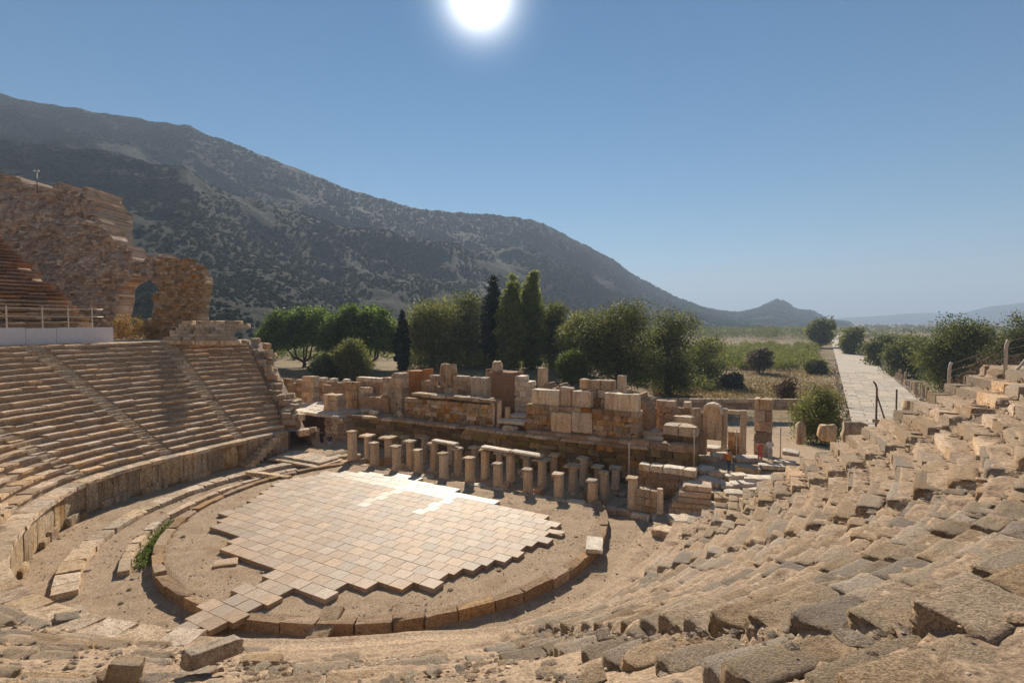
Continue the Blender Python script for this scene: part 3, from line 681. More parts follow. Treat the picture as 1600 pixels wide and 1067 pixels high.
# ---------------------------------------------------------------- stage pillars
M['pillar'] = stone('pillar_stone', (0.74, 0.59, 0.43), (0.66, 0.50, 0.35), (0.34, 0.23, 0.14), 0.2, pits=0.5, bump=0.6, streak=0.4)
ORD = ['first', 'second', 'third', 'fourth', 'fifth', 'sixth', 'seventh', 'eighth', 'ninth', 'tenth', 'eleventh', 'twelfth']
def shaft_mesh(seed, n=9, taper=0.9, flat=True):
    """half-column pier: round front, square back, uneven"""
    rs = random.Random(seed); vs, fs = [], []
    prof = [(-0.5, 0.5), (-0.5, 0.0)] + [(-0.5 * math.cos(a), -0.5 * math.sin(a)) for a in np.linspace(0.25, PI - 0.25, 7)] + [(0.5, 0.0), (0.5, 0.5)]
    if not flat: prof = [(0.5 * math.cos(a), 0.5 * math.sin(a)) for a in np.linspace(0, 2 * PI, 13)[:-1]]
    m_ = len(prof)
    for k in range(n):
        f = k / (n - 1); s = lerp(1.0, taper, f)
        for i, (x, y) in enumerate(prof):
            d = 1 + 0.05 * mnoise.noise(Vector((x * 3, y * 3, f * 5 + seed * 3.3)))
            vs.append((x * s * d, y * s * d, f))
    for k in range(n - 1):
        for i in range(m_): fs.append((k * m_ + i, k * m_ + (i + 1) % m_, (k + 1) * m_ + (i + 1) % m_, (k + 1) * m_ + i))
    fs.append(tuple(range((n - 1) * m_, n * m_))); fs.append(tuple(reversed(range(m_))))
    return mesh_from('shaft', vs, fs, M['pillar'])
SHAFTS = [shaft_mesh(i, 7, 0.92) for i in range(4)]; ROUND = [shaft_mesh(20 + i, 7, 0.9, False) for i in range(3)]
def pillar(px_, yt, v, width, label, group, cap=True, z0=-0.35, mat=None, wide=1.35, round_=False):
    u, z1 = at_v(px_, yt, v)
    p = uv(u, v, z0); r = thing('stage_pillar', label, 'pillar', p, R(SA) + R(rnd.uniform(-4, 4)), group)
    h = z1 - z0; ch = 0.17 if cap else 0.0
    o = link('shaft', (ROUND if round_ else SHAFTS)[rnd.randrange(3)], r, (0, 0, 0.10), (R(rnd.uniform(-1, 1)), R(rnd.uniform(-1, 1)), 0), (width, width, h - ch - 0.10))
    stone_piece('base', 'block', 'pale', r, (0, 0, 0.06), (width * 1.25, width * 1.2, 0.30))
    if cap: stone_piece('capital', 'big', 'pale', r, (0, 0, h - ch / 2), (width * wide, width * wide, ch), R(rnd.uniform(-6, 6)))
    return u, z1
FRONT = [(549, 673), (584, 691), (618, 696), (652, 702), (692, 707), (733, 714), (777, 723), (824, 732), (872, 739), (925, 749), (988, 745)]
for k, (a, b) in enumerate(FRONT):
    pillar(a, b, 0.0, 0.66 if k else 0.72, '%s short stone pillar from the left in the front row of the stage' % ORD[k], 'front row of stage pillars', cap=True, wide=1.06 + 0.08 * (k % 3))
SECOND = [(574, 679, 1.9), (606, 682, 2.1), (640, 688, 1.5), (677, 691, 1.3), (715, 699, 1.3), (757, 702, 1.3), (797, 708, 1.3), (846, 716, 1.8), (895, 726, 1.8), (944, 736, 1.1)]
for k, (a, b, wd) in enumerate(SECOND):
    pillar(a, b, 2.2, 0.62, '%s pillar from the left in the middle row of the stage' % ORD[k], 'middle row of stage pillars', wide=wd)
THIRD = [(631, 681), (663, 682), (703, 692), (741, 697), (780, 706), (822, 712), (866, 709), (911, 714), (934, 727), (961, 729)]
for k, (a, b) in enumerate(THIRD):
    pillar(a, b, 4.3, 0.6, '%s pillar from the left in the shaded back row of the stage' % ORD[k], 'back row of stage pillars', round_=(k % 2 == 0))
for lab, a0, a1, b in [('thin pale lintel slab across the fourth and fifth middle pillars', 676, 714, 691), ('long pale lintel slab across the sixth and seventh middle pillars', 753, 797, 701), ('tilted pale lintel slab between the seventh and eighth middle pillars', 800, 848, 708)]:
    u0, z = at_v(a0, b, 2.2); u1, _ = at_v(a1, b, 2.2)
    tag(stone_piece('lintel_slab', 'big', 'white', None, uv((u0 + u1) / 2, 2.2, z + 0.14), (u1 - u0, 0.7, 0.2), R(SA), 0, R(2)), lab, 'lintel')
# broken edge stones between the paving and the pillars
edge = thing('stage_edge', 'ragged line of pale foundation stones in front of the stage pillars', 'kerb', (0, 0, 0))
u = -0.8
while u < 26:
    L = rnd.uniform(0.7, 1.5)
    p = uv(u + L / 2, -0.75 + rnd.uniform(-0.12, 0.12), -0.10 + rnd.uniform(-0.06, 0.1))
    stone_piece('foundation_stone', 'worn', 'white' if rnd.random() < 0.4 else 'pale', edge, p, (L, rnd.uniform(0.4, 0.7), 0.5), R(SA) + R(rnd.uniform(-6, 6)), R(rnd.uniform(-3, 3)), R(rnd.uniform(-3, 3)))
    u += L

# ---------------------------------------------------------------- walls built of stones
def masonry(name, label, cat, u0, u1, v0, depth, z0, z1, mat, course=0.40, blen=0.75, cap=None, ragged=0.25, mix=None, group=None, frame=True, rz=None, loc=None):
    """wall of coursed blocks; front face at v0, each stone a part"""
    p = uv((u0 + u1) / 2, v0 + depth / 2, z0) if loc is None else loc
    r = thing(name, label, cat, p, R(SA) if rz is None else rz, group)
    Lw, H = u1 - u0, z1 - z0
    nc = max(1, round(H / course)); ch = H / nc
    top = [1 - ragged * rnd.random() ** 1.5 for _ in range(40)]
    for k in range(nc):
        x = -Lw / 2; first = True
        while x < Lw / 2 - 0.02:
            L = blen * rnd.uniform(0.65, 1.35)
            if first and k % 2: L *= 0.55
            first = False
            if Lw / 2 - (x + L) < 0.3 * blen: L = Lw / 2 - x
            fx = int((x + L / 2 + Lw / 2) / Lw * 39)
            if ragged and (k + 0.5) / nc > top[max(0, min(39, fx))] and k > 0: x += L; continue
            mm = mat
            if mix and rnd.random() < mix[1]: mm = mix[0]
            if cap and k == nc - 1: mm = cap
            stone_piece('wall_block', 'block' if L < 1.6 else 'big', mm, r, (x + L / 2, rnd.uniform(-0.04, 0.04), (k + 0.5) * ch), (L - 0.02, depth + rnd.uniform(-0.06, 0.04), ch - 0.015), R(rnd.uniform(-0.8, 0.8)), R(rnd.uniform(-0.6, 0.6)), R(rnd.uniform(-0.6, 0.6)))
            x += L
    return r
def slab_core(seed, Lw, H, depth, ragged=0.35, cell=0.22, rough=0.12, mat='rubble', hole=None, lean=0.0, profile=None):
    """ragged rubble mass: cells kept where the mass still stands, uneven faces front and back"""
    nx, nz = max(3, int(Lw / cell)), max(3, int(H / cell))
    keepm = np.zeros((nz, nx), bool)
    for i in range(nx):
        fx = (i + 0.5) / nx
        tp = 1 - ragged * (0.5 + 0.5 * mnoise.noise(Vector((fx * Lw * 0.9, seed * 5.1, 0)))) - 0.10 * ragged * rnd.random()
        if profile: tp = min(tp, float(np.interp(fx, [a for a, b in profile], [b for a, b in profile])) + 0.05 * mnoise.noise(Vector((fx * Lw * 1.7, seed, 4))))
        e0 = 0.10 * ragged * (1 + mnoise.noise(Vector((0, seed, i))))
        for k in range(nz):
            fz = (k + 0.5) / nz
            ok = fz < tp
            if hole and hole(fx, fz): ok = False
            keepm[k, i] = ok
    vs, fs, idx = [], [], {}
    def vert(i, k, side):
        key = (i, k, side)
        if key not in idx:
            x, z = -Lw / 2 + Lw * i / nx, H * k / nz
            d = rough * (mnoise.noise(Vector((x * 1.3, z * 1.3, seed * 3 + side * 7))) + 0.8 * mnoise.noise(Vector((x * 4, z * 4, seed + side * 9))))
            y = (-depth / 2 + d + lean * z) if side == 0 else (depth / 2 + d)
            idx[key] = len(vs)
            vs.append((x + rough * 0.5 * mnoise.noise(Vector((x * 3, z * 3, seed))), y, z + rough * 0.5 * mnoise.noise(Vector((z * 3, x * 3, seed + 5)))))
        return idx[key]
    for k in range(nz):
        for i in range(nx):
            if not keepm[k, i]: continue
            fs.append((vert(i, k, 0), vert(i + 1, k, 0), vert(i + 1, k + 1, 0), vert(i, k + 1, 0)))
            fs.append((vert(i, k, 1), vert(i, k + 1, 1), vert(i + 1, k + 1, 1), vert(i + 1, k, 1)))
            for di, dk, a, b in ((-1, 0, (i, k + 1), (i, k)), (1, 0, (i + 1, k), (i + 1, k + 1)), (0, -1, (i, k), (i + 1, k)), (0, 1, (i + 1, k + 1), (i, k + 1))):
                ii_, kk_ = i + di, k + dk
                if ii_ < 0 or kk_ < 0 or ii_ >= nx or kk_ >= nz or not keepm[kk_, ii_]:
                    fs.append((vert(*b, 0), vert(*a, 0), vert(*a, 1), vert(*b, 1)))
    return mesh_from('core', vs, fs, M[mat])

# retaining wall of the stage platform and the platform itself
PZ = 2.75
uL, _ = at_v(536, 650, 6.4); uR, _ = at_v(1008, 700, 6.4)
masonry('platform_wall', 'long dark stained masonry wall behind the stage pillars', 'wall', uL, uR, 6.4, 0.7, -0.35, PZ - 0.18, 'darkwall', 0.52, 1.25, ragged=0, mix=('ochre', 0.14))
plat = thing('stage_platform', 'raised stage platform with weathered pale edge slabs carrying the ruins', 'platform', (0, 0, 0))
u = uL - 0.3
while u < uR + 0.2:
    L = rnd.uniform(0.9, 1.8)
    stone_piece('edge_slab', 'big', 'pale' if rnd.random() < 0.6 else 'rubble', plat, uv(u + L / 2, 6.75, PZ - 0.10 + rnd.uniform(-0.03, 0.05)), (L - 0.03, 1.1 + rnd.uniform(-0.1, 0.2), 0.26), R(SA) + R(rnd.uniform(-2, 2)), R(rnd.uniform(-1, 1)))
    u += L
pv = [uv(uL - 1, 7.1, -2), uv(uR + 1, 7.1, -2), uv(uR + 1, 17, -2), uv(uL - 1, 17, -2)]
nx, ny = 60, 24; V = []
for j in range(ny):
    for i in range(nx):
        p = uv(lerp(uL - 1, uR + 1, i / (nx - 1)), lerp(7.1, 17, j / (ny - 1)), 0)
        e_ = min(i, nx - 1 - i, j, ny - 1 - j)
        V.append((p.x, p.y, (PZ - 0.08 + 0.07 * fbm(p.x * 0.9, p.y * 0.9)) if e_ > 0 else -1.5))
link('platform_fill', mesh_from('platform_fill', V, grid_faces(nx, ny), M['soil'], False), plat)

# ---------------------------------------------------------------- ruins on and round the stage platform
def span(px0, px1, yt, yb, v, ground=None):
    pm = (px0 + px1) / 2
    u0, _ = at_v(px0, (yt + yb) / 2, v); u1, _ = at_v(px1, (yt + yb) / 2, v)
    _, z1 = at_v(pm, yt, v); _, z0 = at_v(pm, yb, v)
    if ground is not None: z0 = ground
    return u0, u1, z0, max(z1, z0 + 0.25)
def wall_at(label, px0, px1, yt, yb, v, depth, mat, ground=PZ, course=0.40, blen=0.75, cap=None, ragged=0.3, mix=None, name='ruined_wall', cat='wall'):
    u0, u1, z0, z1 = span(px0, px1, yt, yb, v, ground)
    return masonry(name, label, cat, u0, u1, v, depth, z0 - 0.05, z1, mat, course, blen, cap, ragged, mix)
_seed = [1]
def core_at(label, px0, px1, yt, yb, v, depth, mat, ground=PZ, ragged=0.3, rough=0.13, name='ruin_core', cat='ruin', **k):
    u0, u1, z0, z1 = span(px0, px1, yt, yb, v, ground); _seed[0] += 1
    me = slab_core(_seed[0], u1 - u0, z1 - z0 + 0.1, depth, ragged, 0.2, rough, mat, **k)
    return tag(link(name, me, None, uv((u0 + u1) / 2, v + depth / 2, z0 - 0.1), (0, 0, R(SA))), label, cat)
def block_at(label, px0, px1, yt, yb, v, depth, mat, ground=None, rz=0.0, name='stone_block', cat='stone block', kind='big', tilt=0.0):
    u0, u1, z0, z1 = span(px0, px1, yt, yb, v, ground)
    if 'fluted' in label: kind = 'fluted'
    elif kind == 'big': kind = 'worn'
    if ground is None and cat == 'stone block': z0 -= 1.1 if kind in ('rock',) or 'small' in label else 0.5
    o = stone_piece(name, kind, mat, None, uv((u0 + u1) / 2, v + depth / 2, (z0 + z1) / 2), (u1 - u0, depth, z1 - z0 + 0.04), R(SA + rz), 0, R(tilt))
    return tag(o, label, cat)
def column_at(label, px_, yt, yb, v, width, mat='pillar', ground=None, name='broken_column', cat='column', cap=False):
    u, z1 = at_v(px_, yt, v); _, z0 = at_v(px_, yb, v)
    if ground is not None: z0 = ground
    r = thing(name, label, cat, uv(u, v, z0 - 0.05), R(SA))
    link('shaft', ROUND[rnd.randrange(3)], r, (0, 0, 0), (R(rnd.uniform(-1, 1)), R(rnd.uniform(-1, 1)), rnd.random() * 3), (width, width, z1 - z0 - (0.16 if cap else 0)))
    stone_piece('base', 'block', 'pale', r, (0, 0, 0.08), (width * 1.3, width * 1.3, 0.22))
    if cap: stone_piece('capital', 'big', 'pale', r, (0, 0, z1 - z0 - 0.10), (width * 1.3, width * 1.3, 0.22))
    return r

# middle of the platform, from left to right
wall_at('long low wall of orange stones with a projecting cornice in the middle of the stage', 632, 768, 627, 660, 8.0, 0.9, 'ochre', blen=0.9, course=0.4, ragged=0.1, mix=('pale', 0.3))
u0, u1, z0, z1 = span(646, 766, 617, 625, 8.1)
cn = thing('cornice', 'broken projecting cornice slabs on the long orange stage wall', 'cornice', uv((u0 + u1) / 2, 8.4, z0 + 0.05), R(SA))
x = -(u1 - u0) / 2
while x < (u1 - u0) / 2 - 0.3:
    L = rnd.uniform(0.9, 1.7)
    stone_piece('cornice_slab', 'worn', 'pale', cn, (x + L / 2, rnd.uniform(-0.1, 0.05), 0.18 + rnd.uniform(-0.03, 0.08)), (L - 0.03, 1.25, 0.34 + rnd.uniform(-0.05, 0.1)), R(rnd.uniform(-3, 3)), R(rnd.uniform(-2, 2)), R(rnd.uniform(-2, 2)))
    x += L
core_at('rubble mound with arch fragments left of the long orange stage wall', 564, 606, 612, 650, 9.0, 1.8, 'rubble', ragged=0.5)
wall_at('tall cream ashlar pier with a broken top on the stage platform', 598, 627, 583, 648, 9.4, 1.3, 'pale', blen=0.9, course=0.55, ragged=0.15)
core_at('dark red brick pier beside the tall cream pier', 626, 662, 571, 640, 11.8, 1.8, 'brick', ragged=0.22)
wall_at('stacked cream blocks behind the middle of the orange wall', 659, 708, 587, 632, 10.8, 1.1, 'pale', blen=1.0, course=0.6, ragged=0.35, mix=('rubble', 0.3))
block_at('rough yellowish block standing up on the stacked cream blocks', 685, 707, 569, 590, 11.0, 0.9, 'ochre', kind='rock')
wall_at('low broken wall of mixed stones left of the orange brick pier', 708, 737, 588, 632, 10.8, 1.0, 'rubble', blen=0.8, course=0.45, ragged=0.3, mix=('pale', 0.4))
block_at('fluted cream block standing left of the orange brick pier', 735, 760, 590, 626, 10.4, 0.9, 'white', ground=PZ)
core_at('tall orange brick pier in the middle of the stage ruins', 758, 804, 575, 645, 11.8, 2.0, 'brick', ragged=0.12)
block_at('small boulder on top of the orange brick pier', 767, 781, 565, 577, 12.3, 0.8, 'pale', kind='rock')
wall_at('pale coursed pier right of the orange brick pier', 804, 829, 588, 645, 11.6, 1.3, 'white', blen=0.85, course=0.5, ragged=0.1)
column_at('leftmost of three white column stumps on the stage platform', 769, 621, 656, 8.4, 0.55, 'white', PZ)
column_at('tallest slim white column stump beside the orange wall end', 780, 625, 656, 8.7, 0.5, 'white', PZ)
column_at('rightmost short white column stump on the stage platform', 793, 635, 656, 8.9, 0.55, 'white', PZ)
for k, (a, b, c, lab) in enumerate([(776, 818, 661, 'flat white slab lying in the middle gap of the stage platform'), (795, 822, 652, 'flat grey slab lying behind the white column stumps')]):
    block_at(lab, a, b, c - 3, c + 2, 7.6 + k * 1.4, 1.3, 'white', rz=3, name='fallen_slab', cat='stone slab')
# right hand block of the stage
wall_at('big right stage wall of orange rubble framing cream panels', 822, 997, 638, 690, 7.3, 1.6, 'ochre', blen=0.75, course=0.42, ragged=0.05, mix=('rubble', 0.35))
for a, b, lab in [(861, 892, 'left smooth cream panel set in the right stage wall'), (893, 924, 'right smooth cream panel set in the right stage wall')]:
    block_at(lab, a, b, 645, 676, 7.05, 0.3, 'pale', name='wall_panel', cat='panel')
u0, u1, z0, z1 = span(826, 996, 677, 690, 6.85)
mo = thing('base_moulding', 'weathered projecting base moulding under the right stage wall', 'moulding', uv((u0 + u1) / 2, 6.95, PZ + 0.05), R(SA)); x = -(u1 - u0) / 2
while x < (u1 - u0) / 2 - 0.3:
    L = rnd.uniform(0.8, 1.5)
    stone_piece('moulding_stone', 'worn', 'rubble' if rnd.random() < 0.5 else 'pale', mo, (x + L / 2, rnd.uniform(-0.06, 0.06), 0.12), (L, 0.8, 0.36), R(rnd.uniform(-2, 2)), R(rnd.uniform(-4, 4))); x += L
block_at('long cream fluted block on the left end of the right stage wall', 830, 872, 610, 634, 7.6, 1.0, 'white')
block_at('tapering cream block beside the long fluted block', 872, 891, 606, 638, 7.9, 0.9, 'pale', tilt=4)
block_at('squat carved block in the middle of the right stage wall', 894, 923, 612, 636, 7.9, 0.9, 'pale')
wall_at('tall broken panel wall standing behind the right stage wall', 905, 966, 594, 640, 9.4, 1.0, 'pale', blen=1.3, course=0.8, ragged=0.1, mix=('ochre', 0.3))
block_at('long fluted cream block on the right end of the right stage wall', 944, 996, 616, 638, 7.6, 1.0, 'white')
block_at('small rounded boulder on the tall panel wall', 963, 977, 586, 598, 9.6, 0.7, 'pale', kind='rock')
core_at('sloping rubble mass at the right end of the stage ruins', 972, 1016, 598, 668, 10.6, 2.4, 'rubble', ragged=0.45, profile=[(0, 1), (0.5, 0.9), (1, 0.45)])
core_at('rubble heap behind the long fluted block', 842, 888, 587, 630, 12.0, 2.0, 'rubble', ragged=0.5, profile=[(0, 0.7), (0.5, 1), (1, 0.6)])
block_at('small upright stone on the rubble heap', 840, 852, 575, 590, 12.4, 0.7, 'pale', kind='worn')
# left part of the platform and the parodos
LP = 2.55
lx0, _ = at_v(446, 655, 7.0)
pl = thing('left_terrace', 'bright white slab terrace over the dark left passage', 'terrace', (0, 0, 0))
nu = 0
u = lx0
while u < uL - 0.2:
    L = rnd.uniform(1.0, 1.7); v = 5.2
    while v < 15:
        D_ = rnd.uniform(1.0, 1.8)
        stone_piece('terrace_slab', 'block', 'white', pl, uv(u + L / 2, v + D_ / 2, LP + rnd.uniform(-0.02, 0.05)), (L - 0.03, D_ - 0.03, 0.3), R(SA) + R(rnd.uniform(-2, 2)), R(rnd.uniform(-1, 1)), R(rnd.uniform(-1, 1))); v += D_
    u += L
_u0, _ = at_v(486, 700, 5.2)
V = [uv(a, b, c) for c in (-0.6, LP - 0.15) for a, b in ((lx0, 7.6), (uL + 0.5, 7.6), (uL + 0.5, 15), (lx0, 15))]
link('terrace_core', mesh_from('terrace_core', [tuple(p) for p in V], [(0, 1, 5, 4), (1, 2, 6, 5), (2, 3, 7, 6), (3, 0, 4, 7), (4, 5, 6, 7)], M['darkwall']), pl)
wall_at('ochre stained wall with a white coping left of the dark passage', 420, 476, 670, 714, 4.6, 1.2, 'ochre', -0.3, blen=1.0, course=0.5, cap='white', ragged=0)
masonry('passage_wall', 'rubble wall right of the dark passage behind the visitors', 'wall', at_v(507, 690, 5.0)[0], at_v(541, 690, 5.0)[0], 5.0, 2.4, -0.4, LP - 0.1, 'rubble', 0.42, 0.7, ragged=0.1, mix=('pale', 0.3))
column_at('white pillar standing against the end of the ochre wall', 479, 680, 716, 4.2, 0.6, 'white', -0.3, cap=True)
column_at('reddish door jamb pillar in the dark passage', 497, 668, 716, 5.2, 0.5, 'ochre', -0.3)
sf = thing('small_stair', 'small flight of pale steps climbing beside the podium wall end', 'stairs', (0, 0, 0))
pa, pb = at_z(384, 722, 0.1), at_z(428, 676, 1.95)
for k in range(9):
    f = k / 8.0; p = pa.lerp(pb, f)
    stone_piece('step', 'block', 'pale', sf, (p.x, p.y, p.z - 0.25), (2.0, 0.75, 0.5), R(-35))
wall_at('low tan wall at the far left behind the white terrace', 428, 474, 592, 625, 13.5, 0.8, 'ochre', LP, blen=1.0, course=0.5, ragged=0.15, mix=('pale', 0.4))
wall_at('tall square cream pillar on the white terrace', 472, 489, 588, 632, 11.0, 1.0, 'pale', LP, blen=1.1, course=0.7, ragged=0)
wall_at('grey wall with a flat top behind the square cream pillar', 488, 541, 591, 625, 14.0, 0.8, 'rubble', LP, blen=1.1, course=0.5, cap='white', ragged=0.1)
fr_ = thing('window_frame', 'small square stone window frame on the grey wall', 'window', uv(at_v(511, 612, 12.6)[0], 12.6, 0), R(SA))
_, zt_ = at_v(511, 602, 12.6); _, zb_ = at_v(511, 623, 12.6)
for nm, loc_, sz_ in [('jamb', (-0.5, 0, (zt_ + zb_) / 2), (0.2, 0.35, zt_ - zb_)), ('jamb', (0.5, 0, (zt_ + zb_) / 2), (0.2, 0.35, zt_ - zb_)), ('lintel', (0, 0, zt_), (1.3, 0.4, 0.2)), ('sill', (0, 0, zb_), (1.3, 0.4, 0.2)), ('plinth', (0, 0, (zb_ + LP) / 2 - 0.05), (1.5, 0.6, max(0.3, zb_ - LP)))]:
    stone_piece(nm, 'block', 'pale', fr_, loc_, sz_)
wall_at('square stack of tan blocks at the front of the white terrace', 505, 527, 617, 657, 7.4, 1.4, 'pale', LP, blen=1.2, course=0.6, ragged=0.05)
wall_at('upright tan slab pier behind the tan block stack', 540, 558, 597, 640, 9.6, 0.8, 'ochre', PZ, blen=1.2, course=0.9, ragged=0)
wall_at('low dark wall with a white top left of the cream pier', 557, 594, 590, 640, 11.6, 0.9, 'rubble', PZ, blen=0.9, course=0.45, cap='white', ragged=0.1)
wall_at('slim weathered pier in front of the low dark wall', 558, 576, 605, 645, 9.8, 0.8, 'pale', PZ, blen=0.9, course=0.6, ragged=0.1)
# right of the stage
RZ = 1.0
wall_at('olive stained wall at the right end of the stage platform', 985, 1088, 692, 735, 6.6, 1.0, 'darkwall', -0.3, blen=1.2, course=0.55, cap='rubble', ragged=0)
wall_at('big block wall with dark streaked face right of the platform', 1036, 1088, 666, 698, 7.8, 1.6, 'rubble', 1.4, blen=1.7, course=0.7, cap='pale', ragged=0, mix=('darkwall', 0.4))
for k, (a, b, c) in enumerate([(1000, 1034, 680), (1004, 1036, 688)]):
    block_at(['upper white slab step right of the stage wall', 'lower white slab step right of the stage wall'][k], a, b, c - 3, c + 3, 8.6 - k * 0.9, 0.9, 'white', name='slab_step', cat='stone slab')
wall_at('dark wall with a pale top behind the right stage slabs', 1024, 1078, 627, 668, 13.5, 0.9, 'rubble', 1.8, blen=1.0, course=0.5, cap='pale', ragged=0.1)
block_at('long flat tan block in front of the dark right wall', 1052, 1082, 652, 668, 10.6, 1.0, 'pale')
wall_at('pair of fluted slabs next to the round-topped stone', 1080, 1104, 638, 676, 12.6, 0.6, 'pale', 1.2, blen=0.95, course=3.0, ragged=0)
# round-topped arch stone
u_, z1_ = at_v(1114, 632, 12.4); _, z0_ = at_v(1114, 686, 12.4); w2 = 0.72
prof = [(-w2, 0), (w2, 0)] + [(w2 * math.cos(a), (z1_ - z0_ - w2) + w2 * math.sin(a)) for a in np.linspace(0, PI, 11)]
vs = [(x, -0.35, z) for x, z in prof] + [(x, 0.35, z) for x, z in prof]; m_ = len(prof)
ar = thing('arched_stone', 'tall round-topped niche stone right of the stage', 'stone', uv(u_, 12.4, z0_), R(SA))
link('slab', mesh_from('slab', vs, [tuple(range(m_)), tuple(reversed(range(m_, 2 * m_)))] + [(i, m_ + i, m_ + (i + 1) % m_, (i + 1) % m_) for i in range(m_)], M['pale']), ar)
n_a = 9
for k in range(n_a):
    a = PI * (k + 0.5) / n_a
    stone_piece('arch_stone', 'block', 'white', ar, (w2 * 1.05 * math.cos(a), -0.05, (z1_ - z0_ - w2) + w2 * 1.05 * math.sin(a)), (0.30, 0.85, 0.26), 0, 0, -a + PI / 2)
column_at('slim tan column next to the round-topped stone', 1132, 637, 690, 12.8, 0.5, 'pillar', 1.0)
column_at('slim leaning column left of the massive pier', 1161, 640, 692, 13.4, 0.55, 'pillar', 0.8)
block_at('thin lintel bar between the two slim columns', 1136, 1162, 642, 647, 13.4, 0.5, 'pale', name='lintel_slab', cat='lintel')
wall_at('low tan wall between the two slim columns', 1137, 1160, 668, 692, 14.0, 0.6, 'ochre', 0.8, blen=0.8, course=0.4, ragged=0.2)
wall_at('massive square grey pier of big blocks right of the columns', 1178, 1206, 624, 698, 14.4, 1.6, 'pale', 0.6, blen=1.1, course=0.85, ragged=0, mix=('rubble', 0.5))
# low walls and posts beside the right entrance
wall_at('long low wall with a pale coping right of the pillar rows', 998, 1086, 730, 768, 1.6, 0.9, 'rubble', 0.0, blen=1.1, course=0.5, cap='white', ragged=0)
wall_at('square carved stone panel at the right entrance to the orchestra', 992, 1027, 765, 803, -0.3, 0.6, 'pale', 0.0, blen=0.95, course=0.55, ragged=0)
column_at('slim pillar right of the square carved panel', 1032, 762, 808, -0.6, 0.42, 'pillar', 0.0)
ss = thing('stacked_blocks', 'stack of long horizontal blocks ending the right seating beside the entrance', 'stone blocks', tuple(at_z(1076, 800, 0.3)), R(-20))
for k in range(5):
    stone_piece('long_block', 'big', 'pale', ss, (0.12 * k, 0.1 * k, 0.2 + k * 0.36), (2.5 - 0.18 * k, 1.3, 0.34), R(rnd.uniform(-3, 3)), R(rnd.uniform(-2, 2)))

# pale fallen slabs on the ramp right of the stage: each one lies by itself
ramp_spots = [(1104, 716), (1128, 712), (1102, 733), (1122, 740), (1150, 744), (1168, 732), (1112, 752), (1140, 758), (1162, 756), (1184, 748), (1108, 770), (1130, 778), (1154, 772), (1180, 766), (1204, 752), (1096, 790), (1118, 796), (1070, 812), (1090, 815), (1048, 832), (1066, 838), (1206, 728), (1226, 724), (1092, 700), (1150, 700), (1228, 744), (1170, 716), (1110, 700), (1236, 706)]
for k, (a, b) in enumerate(ramp_spots):
    hint = 1.3
    for _ in range(4):
        p = at_z(a, b, hint); hint = float(floor_height(np.array(p.x), np.array(p.y))) + 0.2
    o = stone_piece('ramp_slab', 'worn', 'white' if rnd.random() < 0.7 else 'pale', None, (p.x, p.y, p.z - 0.05), (rnd.uniform(1.0, 1.9), rnd.uniform(0.8, 1.3), rnd.uniform(0.3, 0.5)), R(-20 + rnd.uniform(-25, 25)), R(rnd.uniform(-5, 5)), R(rnd.uniform(-5, 5)))
    tag(o, 'pale fallen slab among the white blocks strewn on the ramp right of the stage', 'stone slab', 'pale fallen slabs on the right ramp')
tw = thing('terrace_wall', 'long low retaining wall with a pale top behind the right ruins', 'wall', tuple(at_z(1128, 640, -0.6)), R(-2))
for j in range(14):
    for k in range(3):
        stone_piece('wall_block', 'block', 'pale' if k == 2 else 'rubble', tw, (-11 + j * 1.72 + (0.6 if k % 2 else 0), 0, 0.3 + k * 0.55), (1.68, 0.8, 0.53))
for lab, a, b, c, d, Y_ in [('big pale square block near the round bush', 1280, 1305, 664, 684, 45), ('large sofa-shaped tan block at the top of the right rows', 1318, 1354, 661, 686, 41), ('rounded boulder at the foot of the road', 1411, 1438, 628, 654, 46), ('dark rough boulder beside the road end', 1440, 1458, 633, 650, 46), ('thin dark block at the head of the right rows', 1390, 1410, 658, 670, 42), ('pale upright stone left of the round bush', 1245, 1256, 660, 690, 46)]:
    p0, p1 = at_y(a, d, Y_), at_y(b, c, Y_)
    tag(stone_piece('stone_block', 'rock', 'pale', None, ((p0.x + p1.x) / 2, Y_, (p0.z + p1.z) / 2 - 0.1), (p1.x - p0.x, 1.0, p1.z - p0.z + 0.3), R(rnd.uniform(-15, 15))), lab, 'stone block')

# broken fragments lying about on the platform and among the pillars
for k in range(70):
    u_ = rnd.uniform(uL + 0.5, uR + 3); v_ = rnd.uniform(7.2, 15.5); s = rnd.uniform(0.3, 0.85)
    zt_ = PZ if u_ < uR else 1.5
    tag(stone_piece('fallen_fragment', rnd.choice(('rock', 'worn', 'big')), rnd.choice(('pale', 'white', 'rubble')), None, uv(u_, v_, zt_ + s * 0.22), (s * rnd.uniform(1, 1.7), s, s * rnd.uniform(0.6, 1.0)), rnd.random() * 6, R(rnd.gauss(0, 12)), R(rnd.gauss(0, 12))),
        'broken stone fragment lying among the ruins on the stage platform', 'stone', 'fallen fragments on the stage platform')
for k in range(40):
    u_ = rnd.uniform(-1, 26); v_ = rnd.uniform(0.6, 6.0); s = rnd.uniform(0.2, 0.6)
    tag(stone_piece('pillar_rubble', rnd.choice(('rock', 'worn')), rnd.choice(('pale', 'rubble')), None, uv(u_, v_, -0.28 + s * 0.2), (s * rnd.uniform(1, 1.7), s, s * rnd.uniform(0.5, 0.9)), rnd.random() * 6, R(rnd.gauss(0, 12)), R(rnd.gauss(0, 12))),
        'small broken stone on the earth between the stage pillars', 'stone', 'broken stones between the stage pillars')

